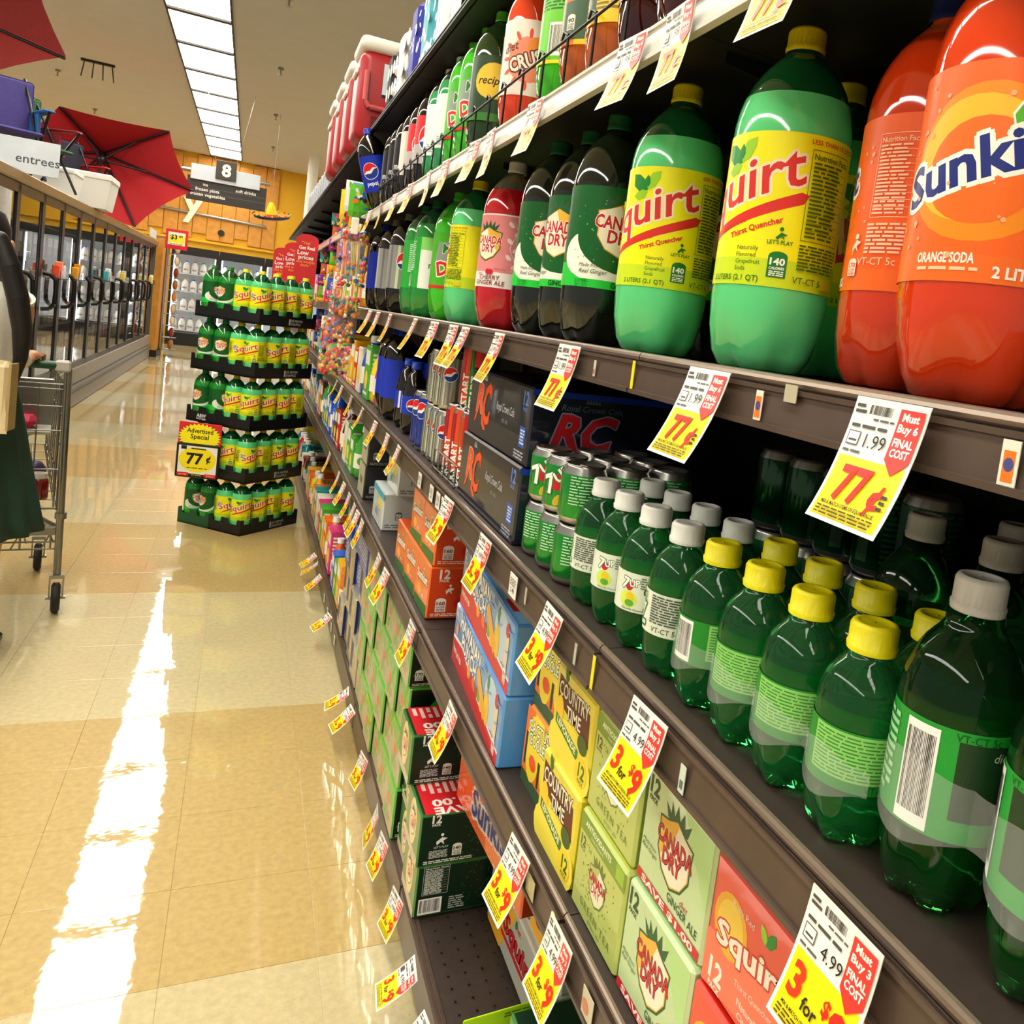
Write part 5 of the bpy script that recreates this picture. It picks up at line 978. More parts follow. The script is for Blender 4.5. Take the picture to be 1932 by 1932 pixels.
# ---------------------------------------------------------------- stacked bottle display in the aisle
SO = Vector((.056, 5.165, 0)); SA = math.radians(46.3); SU = Vector((math.cos(SA), math.sin(SA), 0)); SV = Vector((-math.sin(SA), math.cos(SA), 0)); PT = .1175
def loc(u, v, z): return SO + SU * u + SV * v + Vector((0, 0, z))
def tray_mesh(h0=.062, h1=.092):
    L, W = 4 * PT - .001, 2 * PT - .001; mb = MB().box(0, 0, 0, L, W, .012)
    def wall(a, b_, n):
        a, b_ = Vector(a), Vector(b_); d = (b_ - a).normalized(); nn = Vector((-d.y, d.x, 0)) * .002; ln = (b_ - a).length
        prof = [(0, h1)]
        for k in range(n):
            c = ln * (k + .5) / n; w_ = PT * .24
            prof += [(c - w_ - .006, h1), (c - w_, h0), (c + w_, h0), (c + w_ + .006, h1)]
        prof += [(ln, h1)]
        for (x0, z0), (x1, z1) in zip(prof[:-1], prof[1:]):
            p, q = a + d * x0, a + d * x1
            mb.add([(p.x, p.y, 0), (q.x, q.y, 0), (q.x, q.y, z1), (p.x, p.y, z0), (p.x + nn.x, p.y + nn.y, 0), (q.x + nn.x, q.y + nn.y, 0), (q.x + nn.x, q.y + nn.y, z1), (p.x + nn.x, p.y + nn.y, z0)], [(0, 1, 2, 3), (7, 6, 5, 4), (3, 2, 6, 7)], 0)
    wall((0, 0, 0), (L, 0, 0), 4); wall((L, 0, 0), (L, W, 0), 2); wall((L, W, 0), (0, W, 0), 4); wall((0, W, 0), (0, 0, 0), 2)
    return mb
TB = mat('black_tray_plastic', '141414', rough=.45); TG = mat('green_tray_plastic', '14502E', rough=.45)
trb, trg = tray_mesh().mesh('bottle_tray', [TB]), tray_mesh().mesh('bottle_tray', [TG])
trt = art('lettering', ([rect(.235, .012, .245, .048, 'C8C8C4'), T('DR PEPPER', .25, .032, .014, 'C8C8C4', al='l', w=.10), T('SNAPPLE', .25, .012, .014, 'C8C8C4', al='l', w=.085)], flat((0, -.0002, 0), (1, 0, 0), (0, 0, 1))))
trn = art('lettering', ([T('A&W', -.12, .030, .020, 'D8D8D4', bold=.06), T('ROOT BEER', -.12, .016, .009, 'D8D8D4', bold=.04)], flat((-.0002, 0, 0), (0, -1, 0), (0, 0, 1))))
LZ = [0, .310, .620, .930, 1.240]
BS = (.94, .94, .865)
for n, z in enumerate(LZ):
    od = ['bottom', 'second', 'third', 'fourth', 'top'][n]
    o = obj('bottle_tray', trb, None, loc(0, 0, z), rz=SA, label='black bottle tray, right half of the %s layer of the display stack' % od, cat='tray', group='trays of the display stack')
    if n != 2: obj('lettering', trt, o)
    o = obj('bottle_tray', trg if n == 0 else trb, None, loc(0, 2 * PT, z), rz=SA, label='%s bottle tray, left half of the %s layer of the display stack' % ('green' if n == 0 else 'black', od), cat='tray', group='trays of the display stack')
    if n == 2: obj('lettering', trn, o)
    cells = [(0, 0), (0, 1), (0, 2), (0, 3), (1, 0), (2, 0), (3, 0)] + ([(1, 1), (1, 2), (1, 3), (2, 1), (3, 1)] if n == 4 else [])
    for q, (a, b_) in enumerate(cells):
        k_ = 'squirt' if b_ < 2 else 'ginger_green'
        if k_ not in KIND: kind2('ginger_green', liq('1C8A2A', rough=.08), liq('1A4A22', rough=.06), '1E7A3A', gin)
        p = loc((a + .5) * PT, (b_ + .5) * PT, z + .013)
        w_ = ('corner bottle' if q == 0 else 'left face, %s from the corner' % ORD[b_ - 1] if a == 0 else 'right face, %s from the corner' % ORD[a - 1] if b_ == 0 else 'inner bottle %s' % ['one', 'two', 'three', 'four', 'five'][q - 7])
        ob_ = put2(k_, p.x, p.y, p.z, -95 + 55 * math.sin(q * 2.3 + n * 1.7), '%s soda bottle, %s layer of the display stack, %s' % ('yellow-labelled' if b_ < 2 else 'green ginger', od, w_), 'bottles in the display stack'); ob_.scale = BS
ns = 30; star = []
for k in range(ns * 2): star.append(((.066 if k % 2 else .078) * 1.25 * math.cos(PI * k / ns), .165 + (.066 if k % 2 else .078) * .85 * math.sin(PI * k / ns)))
AD = empty('special_offer_sign', loc(-.085, .265, .335), SA + PI * 1.5, label='advertised special sign reading 77 cents on the display stack', cat='sign'); AD.rotation_euler = (0, 0, SA - PI / 2 + .42); AD.scale = (1.25, 1, 1.22)
ms('red_header', MB().cbox(-.094, 0, .13, .094, .004, .245, .002), mat('red_card', 'D0202A'), AD)
ms('frame', MB().cbox(-.096, -.006, -.02, .096, .004, .145, .004), BLKP, AD)
obj('lettering', art('lettering', ([poly([(x * .98, y + .012) for x, y in star], 'F2E51A'), T('Advertised', .0, .196, .022, '1A1A14', bold=.02, w=.115), T('Special', .0, .168, .022, '1A1A14', bold=.02, w=.08)], flat((0, -.001, 0), (1, 0, 0), (0, 0, 1))),
    ([rect(-.085, .0, .085, .133, 'E9E6DC'), ell(0, .068, .082, .060, 'F2DE1A', 24), T('77', -.012, .048, .050, '1A1A14', bold=.04, w=.075), T('¢', .048, .062, .032, '1A1A14', bold=.03), fine(-.045, .024, .045, .032, 1, '5A5420'), rect(-.085, -.012, -.035, .004, 'D8202A'), T('get real', -.06, -.008, .007, 'F4E8DC'), T('low prices', .0, -.008, .007, 'F2E51A'), rect(.035, -.012, .085, .004, 'D8202A'), T('& more', .06, -.008, .007, 'F4E8DC'), rect(-.075, .115, -.05, .132, '1A1A14'), rect(-.03, .118, .035, .124, '2A2A1E')], flat((0, -.006, 0), (1, 0, 0), (0, 0, 1)))), AD)
# ---------------------------------------------------------------- hanging candy bags
CLEAR = mat('clear_candy_plastic', 'FFFFFF', rough=.08, alpha=.10, coat=.4)
CC = ['E8402A', 'F28A1E', 'F2D82A', '58B83A', '2A6AC8', 'E85A8A', '2A2A2A', 'F4F0E6', '8A3AA8']
def candy_bag(x, y, z, w_, h, label, n=70, straws=0, seed=1, rz=0.):
    r = random.Random(seed); o = empty('candy_bag', (x, y, z), rz, label=label, cat='candy bag', group='candy bags on the hanging strip')
    g = 8; mb = MB(); P = {}
    for sgn in (-1, 1):
        for i in range(g + 1):
            for j in range(g + 1):
                a, b_ = i / g * 2 - 1, j / g * 2 - 1; t = max(0, (1 - abs(a) ** 3) * (1 - abs(b_) ** 3)) * .026 + .0008 + .0012 * r.random()
                P[sgn, i, j] = (a * w_ / 2, sgn * t, (b_ + 1) * h / 2)
        for i in range(g):
            for j in range(g): mb.add([P[sgn, i, j], P[sgn, i + 1, j], P[sgn, i + 1, j + 1], P[sgn, i, j + 1]], [(0, 1, 2, 3) if sgn < 0 else (3, 2, 1, 0)], 0, True)
    ms('bag', mb, CLEAR, o)
    cb = MB()
    for k in range(n):
        zz = r.uniform(.1, .75 if straws else .9) ** 1.2 * h; cb.ball((r.uniform(-.42, .42) * w_, r.uniform(-.016, .016), zz), r.uniform(.006, .0100), r.choice([0, 0, 0, 0, 1, 1, 1, 1, 2, 3, 6, 6, 7, 4, 5]), 5)
    ms('candies', cb, [ink(c) for c in CC], o, kind='stuff')
    for k in range(straws):
        xx = r.uniform(-.4, .4) * w_; xb = xx + r.uniform(-.012, .012)
        ms('candy_stick', MB().cyl((xx, -.008 + r.uniform(-.008, .004), h * .28), (xb, -.008, h * .95), .0034, 6), ink(r.choice(['F2D82A', '8AD02A', 'F28A1E', 'F49A9A', 'F4F0E6', 'A8E05A'])), o)
candy_bag(.338, 3.36, 1.485, .120, .185, 'topmost clear candy bag with coloured sticks on the hanging strip', 60, 16, 3, .1)
candy_bag(.328, 3.37, 1.375, .118, .11, 'second clear candy bag from the top of the hanging strip', 90, 6, 5, .05)
candy_bag(.322, 3.38, 1.27, .118, .105, 'third clear candy bag from the top of the hanging strip', 90, 0, 8, .1)
candy_bag(.312, 3.39, 1.145, .120, .125, 'lowest clear candy bag on the hanging strip', 110, 0, 9, .05)
candy_bag(.345, 3.40, 1.655, .11, .06, 'small bundle of wrapped candy above the candy bags', 60, 0, 14, .1)
hk = empty('hook_bracket', (.385, 3.38, 1.74), label='black bracket with white clip holding the candy bags', cat='bracket')
ms('arm', MB().cbox(-.06, -.006, 0, .03, .006, .022, .003), BLKP, hk); ms('clip', MB().cbox(-.062, -.012, -.045, -.035, -.004, .02, .003).cyl((-.05, -.014, .012), (-.05, -.002, .012), .006, 8), WHT, hk)
pk = MB()
for i in range(1): pk.cbox(-.045, -.012, 0, .045, .012, .12, .010)
pmesh = {}; rp = random.Random(77)
def pouch(x, y, z, h, label, s=1., grp='hanging snack pouches'):
    if h not in pmesh:
        mb = MB(); g = 6; P = {}
        for sgn in (-1, 1):
            for i in range(g + 1):
                for j in range(g + 1):
                    a, b_ = i / g * 2 - 1, j / g * 2 - 1; P[i, j] = (a * .05, sgn * (.016 * max(0, (1 - a ** 4) * (1 - abs(b_) ** 5)) + .0006), (b_ + 1) * .06)
            for i in range(g):
                for j in range(g): mb.add([P[i, j], P[i + 1, j], P[i + 1, j + 1], P[i, j + 1]], [(0, 1, 2, 3) if sgn < 0 else (3, 2, 1, 0)], 0, True)
        pmesh[h] = (mb.mesh('snack_pouch', [mat('pouch_' + h, h, rough=.22, coat=.4)]), art('print', ([ell(rp.uniform(-.036, .036), rp.uniform(.015, .105), rp.uniform(.004, .013), rp.uniform(.004, .02), rp.choice(CC), 8, rot=rp.uniform(-.5, .5)) for _ in range(22)], flat((0, -.0172, 0), (1, 0, 0), (0, 0, 1)))))
    o = obj('snack_pouch', pmesh[h][0], None, (x, y, z), label=label, cat='pouch', group=grp); o.scale = (s, s, s); obj('print', pmesh[h][1], o)
hc = ['D82A5A', '2A5AC8', 'E8A81E', '6ABF2A', '8A2A8A', 'E85A1E', '1E8A8A', 'C8181E', 'F0E8D8', '3A8AE0']
for c, (x, y, z0, n) in enumerate([(.40, 4.0, 1.60, 5), (.405, 4.5, 1.14, 11), (.41, 5.1, 1.12, 11), (.415, 5.8, 1.15, 9)]):
    for q in range(n): pouch(x + .01 * ((q + c) % 2), y, z0 + q * .074, hc[(c * 3 + q) % 10], 'bright snack pouch behind the candy bags, strip %s, %s from its bottom' % (['one', 'two', 'three', 'four'][c], ORD[q]), .6)
for q in range(6):
    pouch(.40 + .02 * (q % 2), 3.78 + q * .10, 1.80 + (.02 * (q % 3)), ['58B82A', '5A9AE0', 'E8E4DA', 'C82A4A', 'F0D02A', '7A3AA0'][q], 'pouch on the upper shelf edge past the leaning bottle, %s' % ORD[q], 1.15, 'pouches on the upper shelf')
# ---------------------------------------------------------------- goods on top of the shelving
REDP = mat('cooler_red', 'A81A22', rough=.35, var=.04, scale=12); WP = mat('cooler_white', 'EDEAE0', rough=.4); RDK = mat('cooler_shaded_red', '6A1016', rough=.4)
cb_ = MB().box(0, 0, .0, .42, .30, .40).mesh('body', [REDP]); cl_ = MB().box(-.008, -.008, .395, .428, .308, .46).mesh('lid', [WP])
def rounded(o, w_):
    b_ = o.modifiers.new('round', 'BEVEL'); b_.width = w_; b_.segments = 4; b_.limit_method = 'NONE'
    for p in o.data.polygons: p.use_smooth = True
cr_ = MB().cbox(.06, -.004, .03, .36, .004, .11, .003).mesh('recess_shade', [RDK]); ch_ = MB().cbox(-.012, .07, .30, .004, .23, .33, .006).mesh('handle', [WP])  # flat box in darker red paints the shade of a moulded recess
cs_ = MB().tube([(.03, -.012, .30), (.03, -.014, .17), (.05, -.014, .145), (.37, -.014, .145), (.39, -.014, .17), (.39, -.012, .30)], .012, 8).mesh('carry_handle', [mat('handle_pink', 'C8585A', rough=.35)])
ck_ = art('label', ([rect(.10, .20, .33, .35, 'CFE0E8'), rect(.10, .20, .33, .215, '1A2A3A'), ell(.16, .27, .028, .04, 'C8906A', 14), ell(.16, .305, .03, .022, '3A2418', 12), rect(.13, .215, .19, .245, 'E8A0A0'), ell(.14, .325, .018, .016, 'D8282A', 14), ell(.25, .26, .02, .045, '2A3A5A', 12), T('COOLER', .25, .325, .018, '1E6AA8', bold=.03)], flat((0, 0, 0), (1, 0, 0), (0, 0, 1))))
for n in range(4):
    o = empty('picnic_cooler', (.355 - .0 * n, 4.0 + n * .46, ZF + .006), label='red picnic cooler with white lid on the top shelf, %s' % ['nearest with label', 'second', 'third', 'farthest'][n], cat='cooler', group='red coolers on the top shelf')
    rounded(obj('body', cb_, o), .045); rounded(obj('lid', cl_, o), .028); obj('recess_shade', cr_, o); obj('handle', ch_, o); obj('carry_handle', cs_, o)
    if n == 0: obj('label', ck_, o)
def tote(x, y, c, items, label, h=.30, th=.13):
    o = empty('tote_bag', (x, y, ZF + .001), label=label, cat='bag', group='insulated bags on the top shelf')
    ms('bag', MB().cbox(0, 0, 0, .32, th, h, .02), mat('bag_' + c, c, rough=.55, var=.05, scale=40), o)
    obj('print', art('print', (items, flat((0, 0, 0), (1, 0, 0), (0, 0, 1))), (items, flat((0, th, 0), (0, -1, 0), (0, 0, 1)))), o)
    ms('strap', MB().tube([(.06, th / 2, h), (.07, th / 2, h + .09), (.25, th / 2, h + .09), (.26, th / 2, h)], .007, 6), BLKP, o)
rr_ = random.Random(4)
tote(.435, 3.55, '14141A', [ell(.03 + .07 * (q % 4), .05 + .085 * (q // 4), .026, .026, 'F2F0EA', 14) for q in range(12)], 'black insulated bag with white dots on the top shelf')
tote(.43, 3.25, 'EFEDE8', [ell(.05 + .09 * (q % 3), .06 + .09 * (q // 3), .03, .03, '16161A', 14) for q in range(9)], 'white insulated bag with black dots on the top shelf')
tote(.43, 2.98, '2A2E9A', [ell(rr_.uniform(.02, .3), rr_.uniform(.03, .28), .018, .006, 'E8E8F4', 8, rot=rr_.uniform(0, 3)) for q in range(22)], 'royal blue patterned bag on the top shelf', .32)
tote(.43, 2.74, '4AA8B8', [ell(rr_.uniform(.02, .3), rr_.uniform(.03, .28), .02, .012, ('1A2A3A', 'E8F0F0')[q % 2], 8, rot=rr_.uniform(0, 3)) for q in range(34)], 'teal damask bag on the top shelf', .36)
tote(.43, 2.50, 'E4EEF0', [ell(rr_.uniform(.02, .3), rr_.uniform(.03, .28), .016, .016, '5AB0C0', 8) for q in range(20)], 'pale bag with teal rings on the top shelf', .25)
tote(.43, 2.26, 'F2F0EC', [rect(.0, .0, .04, .3, '1A1A1E'), fine(.06, .2, .14, .27, 5, '9A9AA0')], 'white bag with black edge on the top shelf', .34)
tote(.43, 2.02, '1E2448', [rect(.02, .1, .3, .12, 'D8C83A'), rect(.02, .05, .3, .06, 'E8E8E8')], 'navy striped bag on the top shelf', .34)
wbm = MB().lathe([(.02, 0), (.045, .004), (.05, .02), (.047, .04), (.05, .06), (.047, .08), (.05, .10), (.047, .12), (.05, .14), (.05, .17), (.03, .2), (.016, .215), (.016, .23), (.001, .23)], 16).mesh('water_bottle', [mat('clear_water_pet', 'E8ECF2', rough=.08, trans=.55, ior=1.3)])
wcm = MB().cyl((0, 0, .222), (0, 0, .242), .018, 12).mesh('cap', [WP])
for n in range(20):
    o = obj('water_bottle', wbm, None, (.45 + .11 * (n % 2), 6.0 + (n // 2) * .24, ZF + .001), label='clear water bottle far along the top shelf, %s in the %s row' % (ORD[n // 2], ['front', 'rear'][n % 2]), cat='bottle', group='water bottles on the top shelf'); obj('cap', wcm, o)
# ---------------------------------------------------------------- assorted goods further down the shelves
bxm, btm = {}, {}
cn = {'C82A2A': 'red', '2A5AC8': 'blue', 'E8A81E': 'amber', '4AA83A': 'green', 'E86A1E': 'orange', '1E8A8A': 'teal', 'E8E0CC': 'cream', '5A2A1E': 'brown', 'F0D82A': 'yellow', 'D83A7A': 'pink'}
ks = list(cn)
def goods(shelf, z, y0, y1, x, hmax, seed):
    r = random.Random(seed); y = y0; n = 0
    while y < y1 and n < 40:
        h = r.choice(ks); isb = r.random() < .45
        if isb:
            if h not in btm: btm[h] = (MB().lathe([(.01, .004), (.03, .002), (.036, .012), (.037, .1), (.03, .14), (.015, .165), (.014, .18), (.001, .18)], 16, 0, petal(.03, .2)).mesh('drink_bottle', [liq(h)]), capmesh(.016, .175, .198, 'E8E6DE', 16), art('label', ([rect(-PI * .0373, .04, PI * .0373, .095, 'F0EBDD'), ell(0, .068, .02, .016, h, 12)], around(.0373))))
            s = r.uniform(.95, min(1.25, hmax / .2)); o = obj('drink_bottle', btm[h][0], None, (x + .04, y + .045, z + .0005), rz=math.radians(-110), label='%s drink bottle, %s item far along the %s shelf' % (cn[h], ORD[n] if n < 20 else ORD[n - 20] + ' more distant', shelf), cat='bottle', group='assorted goods far along the shelves'); o.scale = (s, s, s)
            obj('cap', btm[h][1], o); obj('label', btm[h][2], o); y += .1
        else:
            if h not in bxm: bxm[h] = (MB().cbox(0, 0, 0, .2, .11, .17, .003).mesh('product_box', [ink(h)]), art('print', ([rect(-.10, .11, -.01, .155, 'F4EFE2'), ell(-.055, .06, .035, .03, 'F4D85A' if h != 'F0D82A' else 'C83A2A', 14), rect(-.10, .015, -.01, .024, 'F4EFE2')], flat((0, 0, 0), (0, -1, 0), (0, 0, 1))), ([fine(.01, .08, .19, .15, 5, 'F0EADA'), rect(.02, .02, .09, .06, 'F4EFE2')], flat((0, 0, 0), (1, 0, 0), (0, 0, 1)))))
            s = r.uniform(.85, min(1.25, hmax / .18)); o = obj('product_box', bxm[h][0], None, (x, y, z + .0005), label='%s product box, %s item far along the %s shelf' % (cn[h], ORD[n] if n < 20 else ORD[n - 20] + ' more distant', shelf), cat='box', group='assorted goods far along the shelves'); o.scale = (1, s, s); obj('print', bxm[h][1], o)
            y += .12 * s + .005
        n += 1
goods('waist-high', ZB, 2.99, 7., .42, .28, 5); goods('knee-high', ZC, 3.32, 7., .42, .26, 8); goods('bottom', ZD + .001, 3.42, 7.4, .435, .3, 13); goods('eye-level', ZA, 3.62, 6.5, .42, .28, 21)
for q in range(7): putk(['darkbox', 'mistbox', 'peach', 'dew_box', 'blue_box', 'lemonade', 'ruby'][q], .43, 3.45 + q * .4, ZD + .22, 'carton high in the bottom shelf, %s beyond the blue cartons' % ORD[q], gd) if False else None
# ---------------------------------------------------------------- shopping cart
CT = empty('shopping_cart', (-.62, 3.96, 0), .17, label='grey wire shopping cart with dark green handle pushed by the shopper', cat='shopping cart')
W_, D_ = .50, .80                                             # local x runs to -W_
ms('rear_post', MB().cyl((0, 0, .16), (-.012, 0, 1.02), .014, 10), CHROME, CT); ms('rear_post', MB().cyl((-W_, 0, .16), (-W_ + .012, 0, 1.02), .014, 10), CHROME, CT)
ms('handle', MB().cyl((-.05, -.01, 1.03), (-W_ + .05, -.01, 1.03), .017, 12), mat('cart_green', '1A4A34', rough=.4), CT)
for x in (-.03, -W_ + .03): ms('handle_end', MB().cbox(x - .026, -.03, 1.005, x + .026, .01, 1.052, .008), mat('cart_grey_plastic', 'B8B4AA', rough=.4), CT)
ms('lower_post_collar', MB().cyl((-.002, 0, .40), (-.002, 0, .425), .021, 10), CHROME, CT)
def side(x0, x1):
    mb = MB()
    for k in range(9):
        t = k / 8; y = .02 + t * D_; xx = x0 + (x1 - x0) * t; mb.cyl((xx, y, .43 + .12 * t), (xx, y, .96), .0028, 5)
    for z in (.45, .58, .70, .82, .955): mb.cyl((x0, .02, z), (x1, .02 + D_, max(z, .56)), .0034, 5)
    return mb
ms('side_grid', side(-.02, -.07), CHROME, CT); ms('side_grid', side(-W_ + .02, -W_ + .07), CHROME, CT)
mb = MB()
for k in range(7): mb.cyl((-.03 - k * .073, .02, .44), (-.03 - k * .073, .02, .95), .0028, 5)
for z in (.44, .60, .76, .86, .93, .95): mb.cyl((-.02, .02, z), (-W_ + .02, .02, z), .0036, 5)
ms('rear_gate', mb, CHROME, CT)
mb = MB()
for k in range(6): mb.cyl((-.07 - k * .072, .82, .56), (-.07 - k * .072, .82, .96), .0028, 5)
for z in (.56, .76, .955): mb.cyl((-.07, .82, z), (-W_ + .07, .82, z), .0036, 5)
ms('front_grid', mb, CHROME, CT)
mb = MB()
for k in range(8): mb.cyl((-.025 - k * .064, .02, .435), (-.075 - k * .05, .82, .555), .0028, 5)
for k in range(8): mb.cyl((-.02, .02 + k * .1, .435 + k * .015), (-W_ + .02, .02 + k * .1, .435 + k * .015), .0028, 5)
ms('basket_floor', mb, CHROME, CT)
ms('child_seat', MB().cbox(-.06, .03, .74, -W_ + .06, .20, .755, .004), mat('cart_grey_plastic', 'B8B4AA'), CT); ms('seat_back', MB().cbox(-.06, .20, .75, -W_ + .06, .21, .95, .004), CHROME, CT)
mb = MB(); mb.box(-.0, .0, .33, -W_, .03, .36); 
for z in (.27, .30): mb.cyl((-.0, .01, z), (-W_, .01, z), .004, 5)
for k in range(5): mb.cyl((-.03 - k * .1, .01, .27), (-.03 - k * .1, .01, .34), .004, 5); mb.cyl((-.06 - k * .1, .01, .27), (-.03 - k * .1, .01, .34), .003, 5)
for k in range(6): mb.cyl((-.02 - k * .09, .0, .30), (-.10 - k * .06, .74, .28), .004, 5)
ms('lower_rack', mb, CHROME, CT)
ms('chassis_tube', MB().cyl((-.0, .02, .35), (-.12, .75, .24), .012, 8), CHROME, CT); ms('chassis_tube', MB().cyl((-W_, .02, .35), (-W_ + .12, .75, .24), .012, 8), CHROME, CT)
whm = MB().lathe([(.001, -.016), (.05, -.016), (.062, -.010), (.063, .010), (.05, .016), (.001, .016)], 22)
for v_ in range(len(whm.v)): x, y, z = whm.v[v_]; whm.v[v_] = (z, x, y)
whm = whm.mesh('wheel', [RUBBER]); fkm = MB().box(-.026, -.012, .0, -.020, .012, .09).box(.020, -.012, 0, .026, .012, .09).box(-.026, -.02, .085, .026, .02, .10).cyl((-.034, 0, 0), (.034, 0, 0), .008, 8).mesh('caster_fork', [STEEL])
for x, y in ((.0, 0), (-W_, 0), (-.07, .60), (-W_ + .07, .60)):
    f_ = obj('caster_fork', fkm, CT, (x, y, .064)); obj('wheel', whm, f_)
inc = lambda x, y, z: (-.62 + x * math.cos(.17) - y * math.sin(.17), 3.96 + x * math.sin(.17) + y * math.cos(.17), z)
for n, (nm, c, p, s, lb) in enumerate([('grocery_bag', 'D9D4C8', inc(-.26, .42, .645), (.12, .12, .12), 'white plastic grocery bag in the cart'), ('produce_bag', '2E6A2A', inc(-.22, .22, .53), (.05, .05, .045), 'green produce in the cart'), ('fruit_bag', '3A2A5A', inc(-.10, .26, .54), (.04, .06, .05), 'purple bag of fruit in the cart')]):
    mb = MB(); r = random.Random(n); mb.ball((0, 0, 0), 1., 0, 10, ex=s[0], ey=s[1], ez=s[2]); mb.v = [(x * (1 + r.uniform(-.06, .06)), y * (1 + r.uniform(-.06, .06)), z) for x, y, z in mb.v]
    ms(nm, mb, mat('grocery_' + c, c, rough=.5, var=.15, scale=25), loc=p, label=lb, cat='grocery bag', group='groceries in the cart')
jr = MB().lathe([(.001, 0), (.035, 0), (.037, .01), (.037, .075), (.03, .09), (.001, .09)], 16).mesh('jar', [mat('jar_red', '7A1A1A', rough=.15, coat=.5)]); jc = MB().cyl((0, 0, .088), (0, 0, .108), .032, 16).mesh('lid', [ink('D8D4CC')])
for n, (x, y) in enumerate([(-.085, .10), (-.165, .10)]):
    o = obj('sauce_jar', jr, None, inc(x, y, .46), label='red sauce jar low in the cart, %s' % ['by the corner post', 'next to the first jar'][n], cat='jar', group='groceries in the cart'); obj('lid', jc, o)
ms('handbag_in_cart', MB().cbox(-.06, -.05, -.03, .05, .05, .02, .02), mat('pink_pouch', 'C82A4A', rough=.5), loc=inc(-.15, .11, .787), label='pink pouch on the cart child seat', cat='pouch')
# ---------------------------------------------------------------- shopper
PX, PY = -.855, 3.50
def skin_mesh(name, pts, edges, m, parent=None, sub=2, loc=(0, 0, 0)):
    me = bpy.data.meshes.new(name); me.from_pydata([p[0] for p in pts], edges, []); o = obj(name, me, parent, loc)
    md = o.modifiers.new('skin', 'SKIN'); md.use_smooth_shade = True
    for i, p in enumerate(pts):
        o.data.skin_vertices[0].data[i].radius = p[1] if isinstance(p[1], tuple) else (p[1], p[1]); o.data.skin_vertices[0].data[i].use_root = (i == 0)
    s_ = o.modifiers.new('sub', 'SUBSURF'); s_.levels = s_.render_levels = sub
    me.materials.append(m); return o
SKIN = mat('skin', 'C08A68', rough=.5, var=.04, scale=20)
pts = [((0, 0, .88), (.13, .10)), ((0, .01, 1.05), (.105, .085)), ((0, .0, 1.22), (.13, .095)), ((0, -.01, 1.32), (.09, .07)), ((0, .0, 1.37), .045), ((0, .02, 1.42), .05), ((0, .03, 1.49), (.072, .088)), ((0, .03, 1.55), (.055, .065)),
       ((.165, -.01, 1.29), .048), ((.10, .11, 1.10), .036), ((.105, .30, 1.05), .028), ((.11, .37, 1.06), .026),
       ((-.165, -.01, 1.29), .048), ((-.10, .11, 1.10), .036), ((-.105, .30, 1.05), .028), ((-.11, .37, 1.06), .026),
       ((.085, 0, .80), .085), ((.09, .02, .48), .055), ((.09, -.02, .28), .045), ((.09, -.02, .08), .03), ((.09, .09, .03), .028),
       ((-.085, 0, .80), .085), ((-.09, .02, .48), .055), ((-.09, -.02, .28), .045), ((-.09, -.02, .08), .03), ((-.09, .09, .03), .028)]
ed = [(0, 1), (1, 2), (2, 3), (3, 4), (4, 5), (5, 6), (6, 7), (2, 8), (8, 9), (9, 10), (10, 11), (2, 12), (12, 13), (13, 14), (14, 15), (0, 16), (16, 17), (17, 18), (18, 19), (19, 20), (0, 21), (21, 22), (22, 23), (23, 24), (24, 25)]
PS_ = skin_mesh('person', pts, ed, SKIN, loc=(PX, PY, 0)); tag(PS_, 'shopper in white top and dark green skirt pushing the cart', 'person')
WTOP = mat('white_knit', 'E4E0D6', rough=.8, var=.05, scale=60)
ms('white_top', MB().lathe([(.150, .86), (.152, .95), (.138, 1.06), (.150, 1.16), (.168, 1.26), (.150, 1.315), (.085, 1.345), (.058, 1.36)], 28, 0, lambda t, z: 1 + .02 * math.sin(5 * t + 9 * z), ey=.68), WTOP, PS_)
for s in (-1, 1): ms('sleeve', MB().cyl((s * .14, -.01, 1.30), (s * .102, .10, 1.11), .050, 14, r2=.044).ball((s * .102, .10, 1.11), .044, 0, 10).cyl((s * .102, .10, 1.11), (s * .105, .27, 1.055), .042, 14, r2=.034), WTOP, PS_)
for s in (-1, 1):
    hnd = MB().ball((s * .112, .40, 1.065), .034, 0, 8, ex=.8, ey=1.0, ez=.6)
    for q in range(4): hnd.tube([(s * (.088 + q * .017), .425, 1.07), (s * (.088 + q * .017), .452, 1.065), (s * (.088 + q * .017), .458, 1.04), (s * (.088 + q * .017), .442, 1.025)], .0085, 6)
    hnd.tube([(s * .085, .39, 1.06), (s * .072, .42, 1.045), (s * .072, .445, 1.03)], .009, 6)
    ms('hand', hnd, SKIN, PS_)
SKT = mat('dark_green_skirt', '17362A', rough=.75, var=.12, scale=20)
ms('skirt', MB().lathe([(.150, .985), (.165, .93), (.190, .80), (.215, .66), (.238, .53), (.248, .475), (.242, .475), (.205, .66), (.155, .93)], 72, 0, lambda t, z: 1 + .055 * (1 - min(1, max(0, (z - .47) / .5))) * math.cos(14 * t) + .02 * math.sin(5 * t), ey=.85), SKT, PS_)
HAIR = mat('black_hair', '0B0808', rough=.5, var=.2, scale=120)
hr = MB().lathe([(.03, 1.365), (.088, 1.41), (.104, 1.47), (.104, 1.53), (.085, 1.585), (.05, 1.612), (.001, 1.62)], 26, 0, lambda t, z: 1 + .015 * math.sin(9 * t), ey=1.12, c=(0, .005, -.01))
hr.v = [(x, min(y, .045 + .5 * (z - 1.5)) if y > .045 and z < 1.57 else y, z) for x, y, z in hr.v]
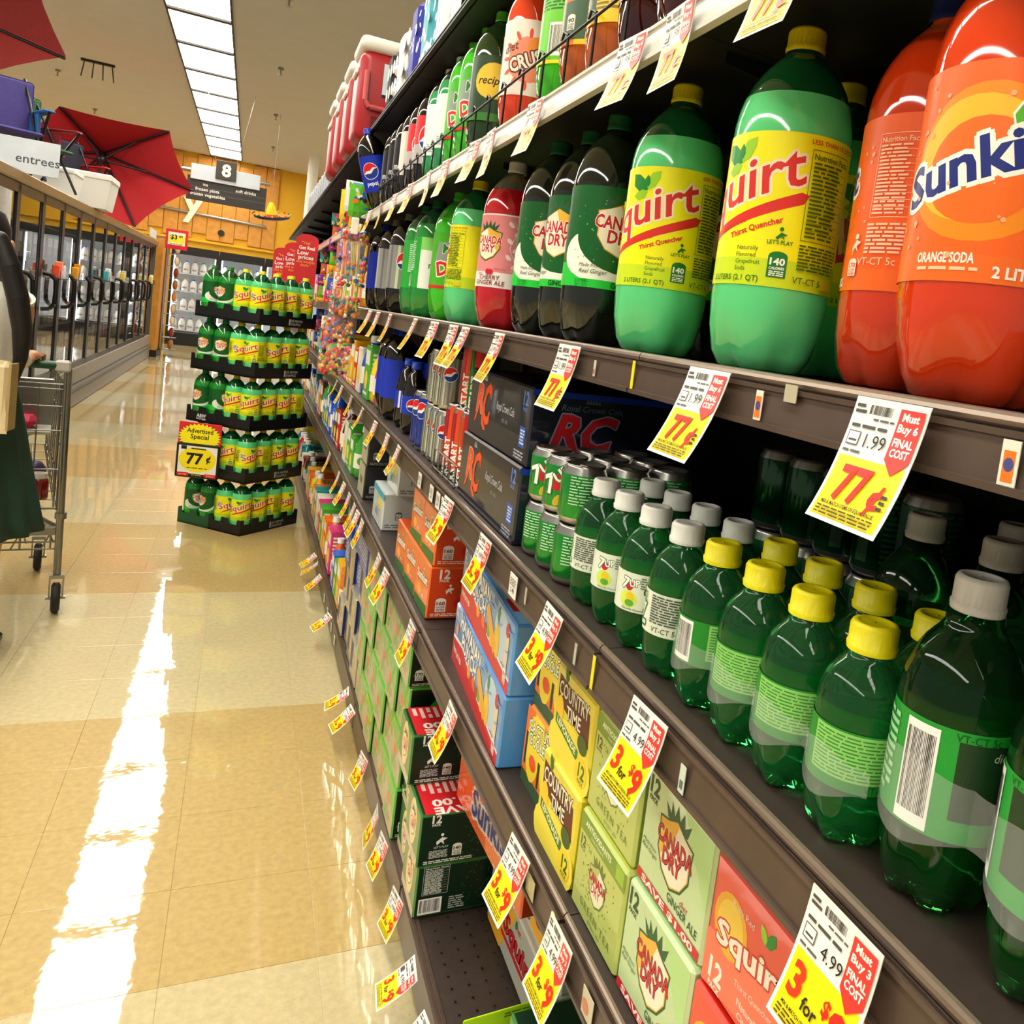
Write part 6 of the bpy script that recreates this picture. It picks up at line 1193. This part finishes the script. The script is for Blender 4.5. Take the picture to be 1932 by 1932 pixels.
ms('hair', hr, HAIR, PS_)
pt = MB()
path = [((.05, -.09, 1.50), .024), ((.10, -.11, 1.485), .028), ((.135, -.12, 1.40), .031), ((.162, -.12, 1.30), .032), ((.178, -.115, 1.20), .029), ((.178, -.11, 1.10), .021), ((.165, -.105, 1.02), .012), ((.16, -.10, .99), .004)]
for (a, ra), (b_, rb) in zip(path[:-1], path[1:]): pt.cyl(a, b_, ra, 14, 0, rb); pt.ball(b_, rb * .99, 0, 8)
ms('ponytail', pt, HAIR, PS_)
ms('nose', MB().ball((0, .125, 1.475), .012, 0, 6), SKIN, PS_)
for s in (-1, 1): ms('ear', MB().ball((s * .104, .03, 1.47), .02, 0, 6, ex=.5), SKIN, PS_)
ms('eye', MB().ball((.03, .105, 1.495), .010, 0, 6), ink('2A1A14'), PS_); ms('eye', MB().ball((-.03, .105, 1.495), .010, 0, 6), ink('2A1A14'), PS_); ms('mouth', MB().ball((0, .108, 1.44), .016, 0, 6, ez=.35), ink('8A3A36'), PS_)
for s in (-1, 1): ms('shoe', MB().cbox(s * .09 - .04, -.07, .0, s * .09 + .04, .16, .055, .018), BLKP, PS_)
# cream handbag hanging at her side
HB = empty('handbag', (PX + .065, PY - .20, .86), -.1, label='cream leather handbag hanging at the side of the shopper', cat='handbag')
CRM = mat('cream_leather', 'D8C49A', rough=.45, var=.06, scale=15)
hb = MB()
for k in range(6): hb.add([(-.12 + k * .04, -.03 - .008 * (k % 2), 0), (-.08 + k * .04, -.03 - .008 * ((k + 1) % 2), 0), (-.085 + k * .036, -.02, .24), (-.115 + k * .036, -.02, .24)], [(0, 1, 2, 3)], 0)
hb.cbox(-.12, -.03, 0, .12, .03, .235, .018)
ms('bag_body', hb, CRM, HB); ms('strap', MB().tube([(-.09, 0, .23), (-.07, .04, .42), (0, .05, .46), (.05, .04, .42), (.06, 0, .23)], .008, 6), CRM, HB)
ms('fold_trim', MB().box(.115, -.032, .01, .122, .032, .23), mat('dark_cream', 'A8905E', rough=.5), HB)
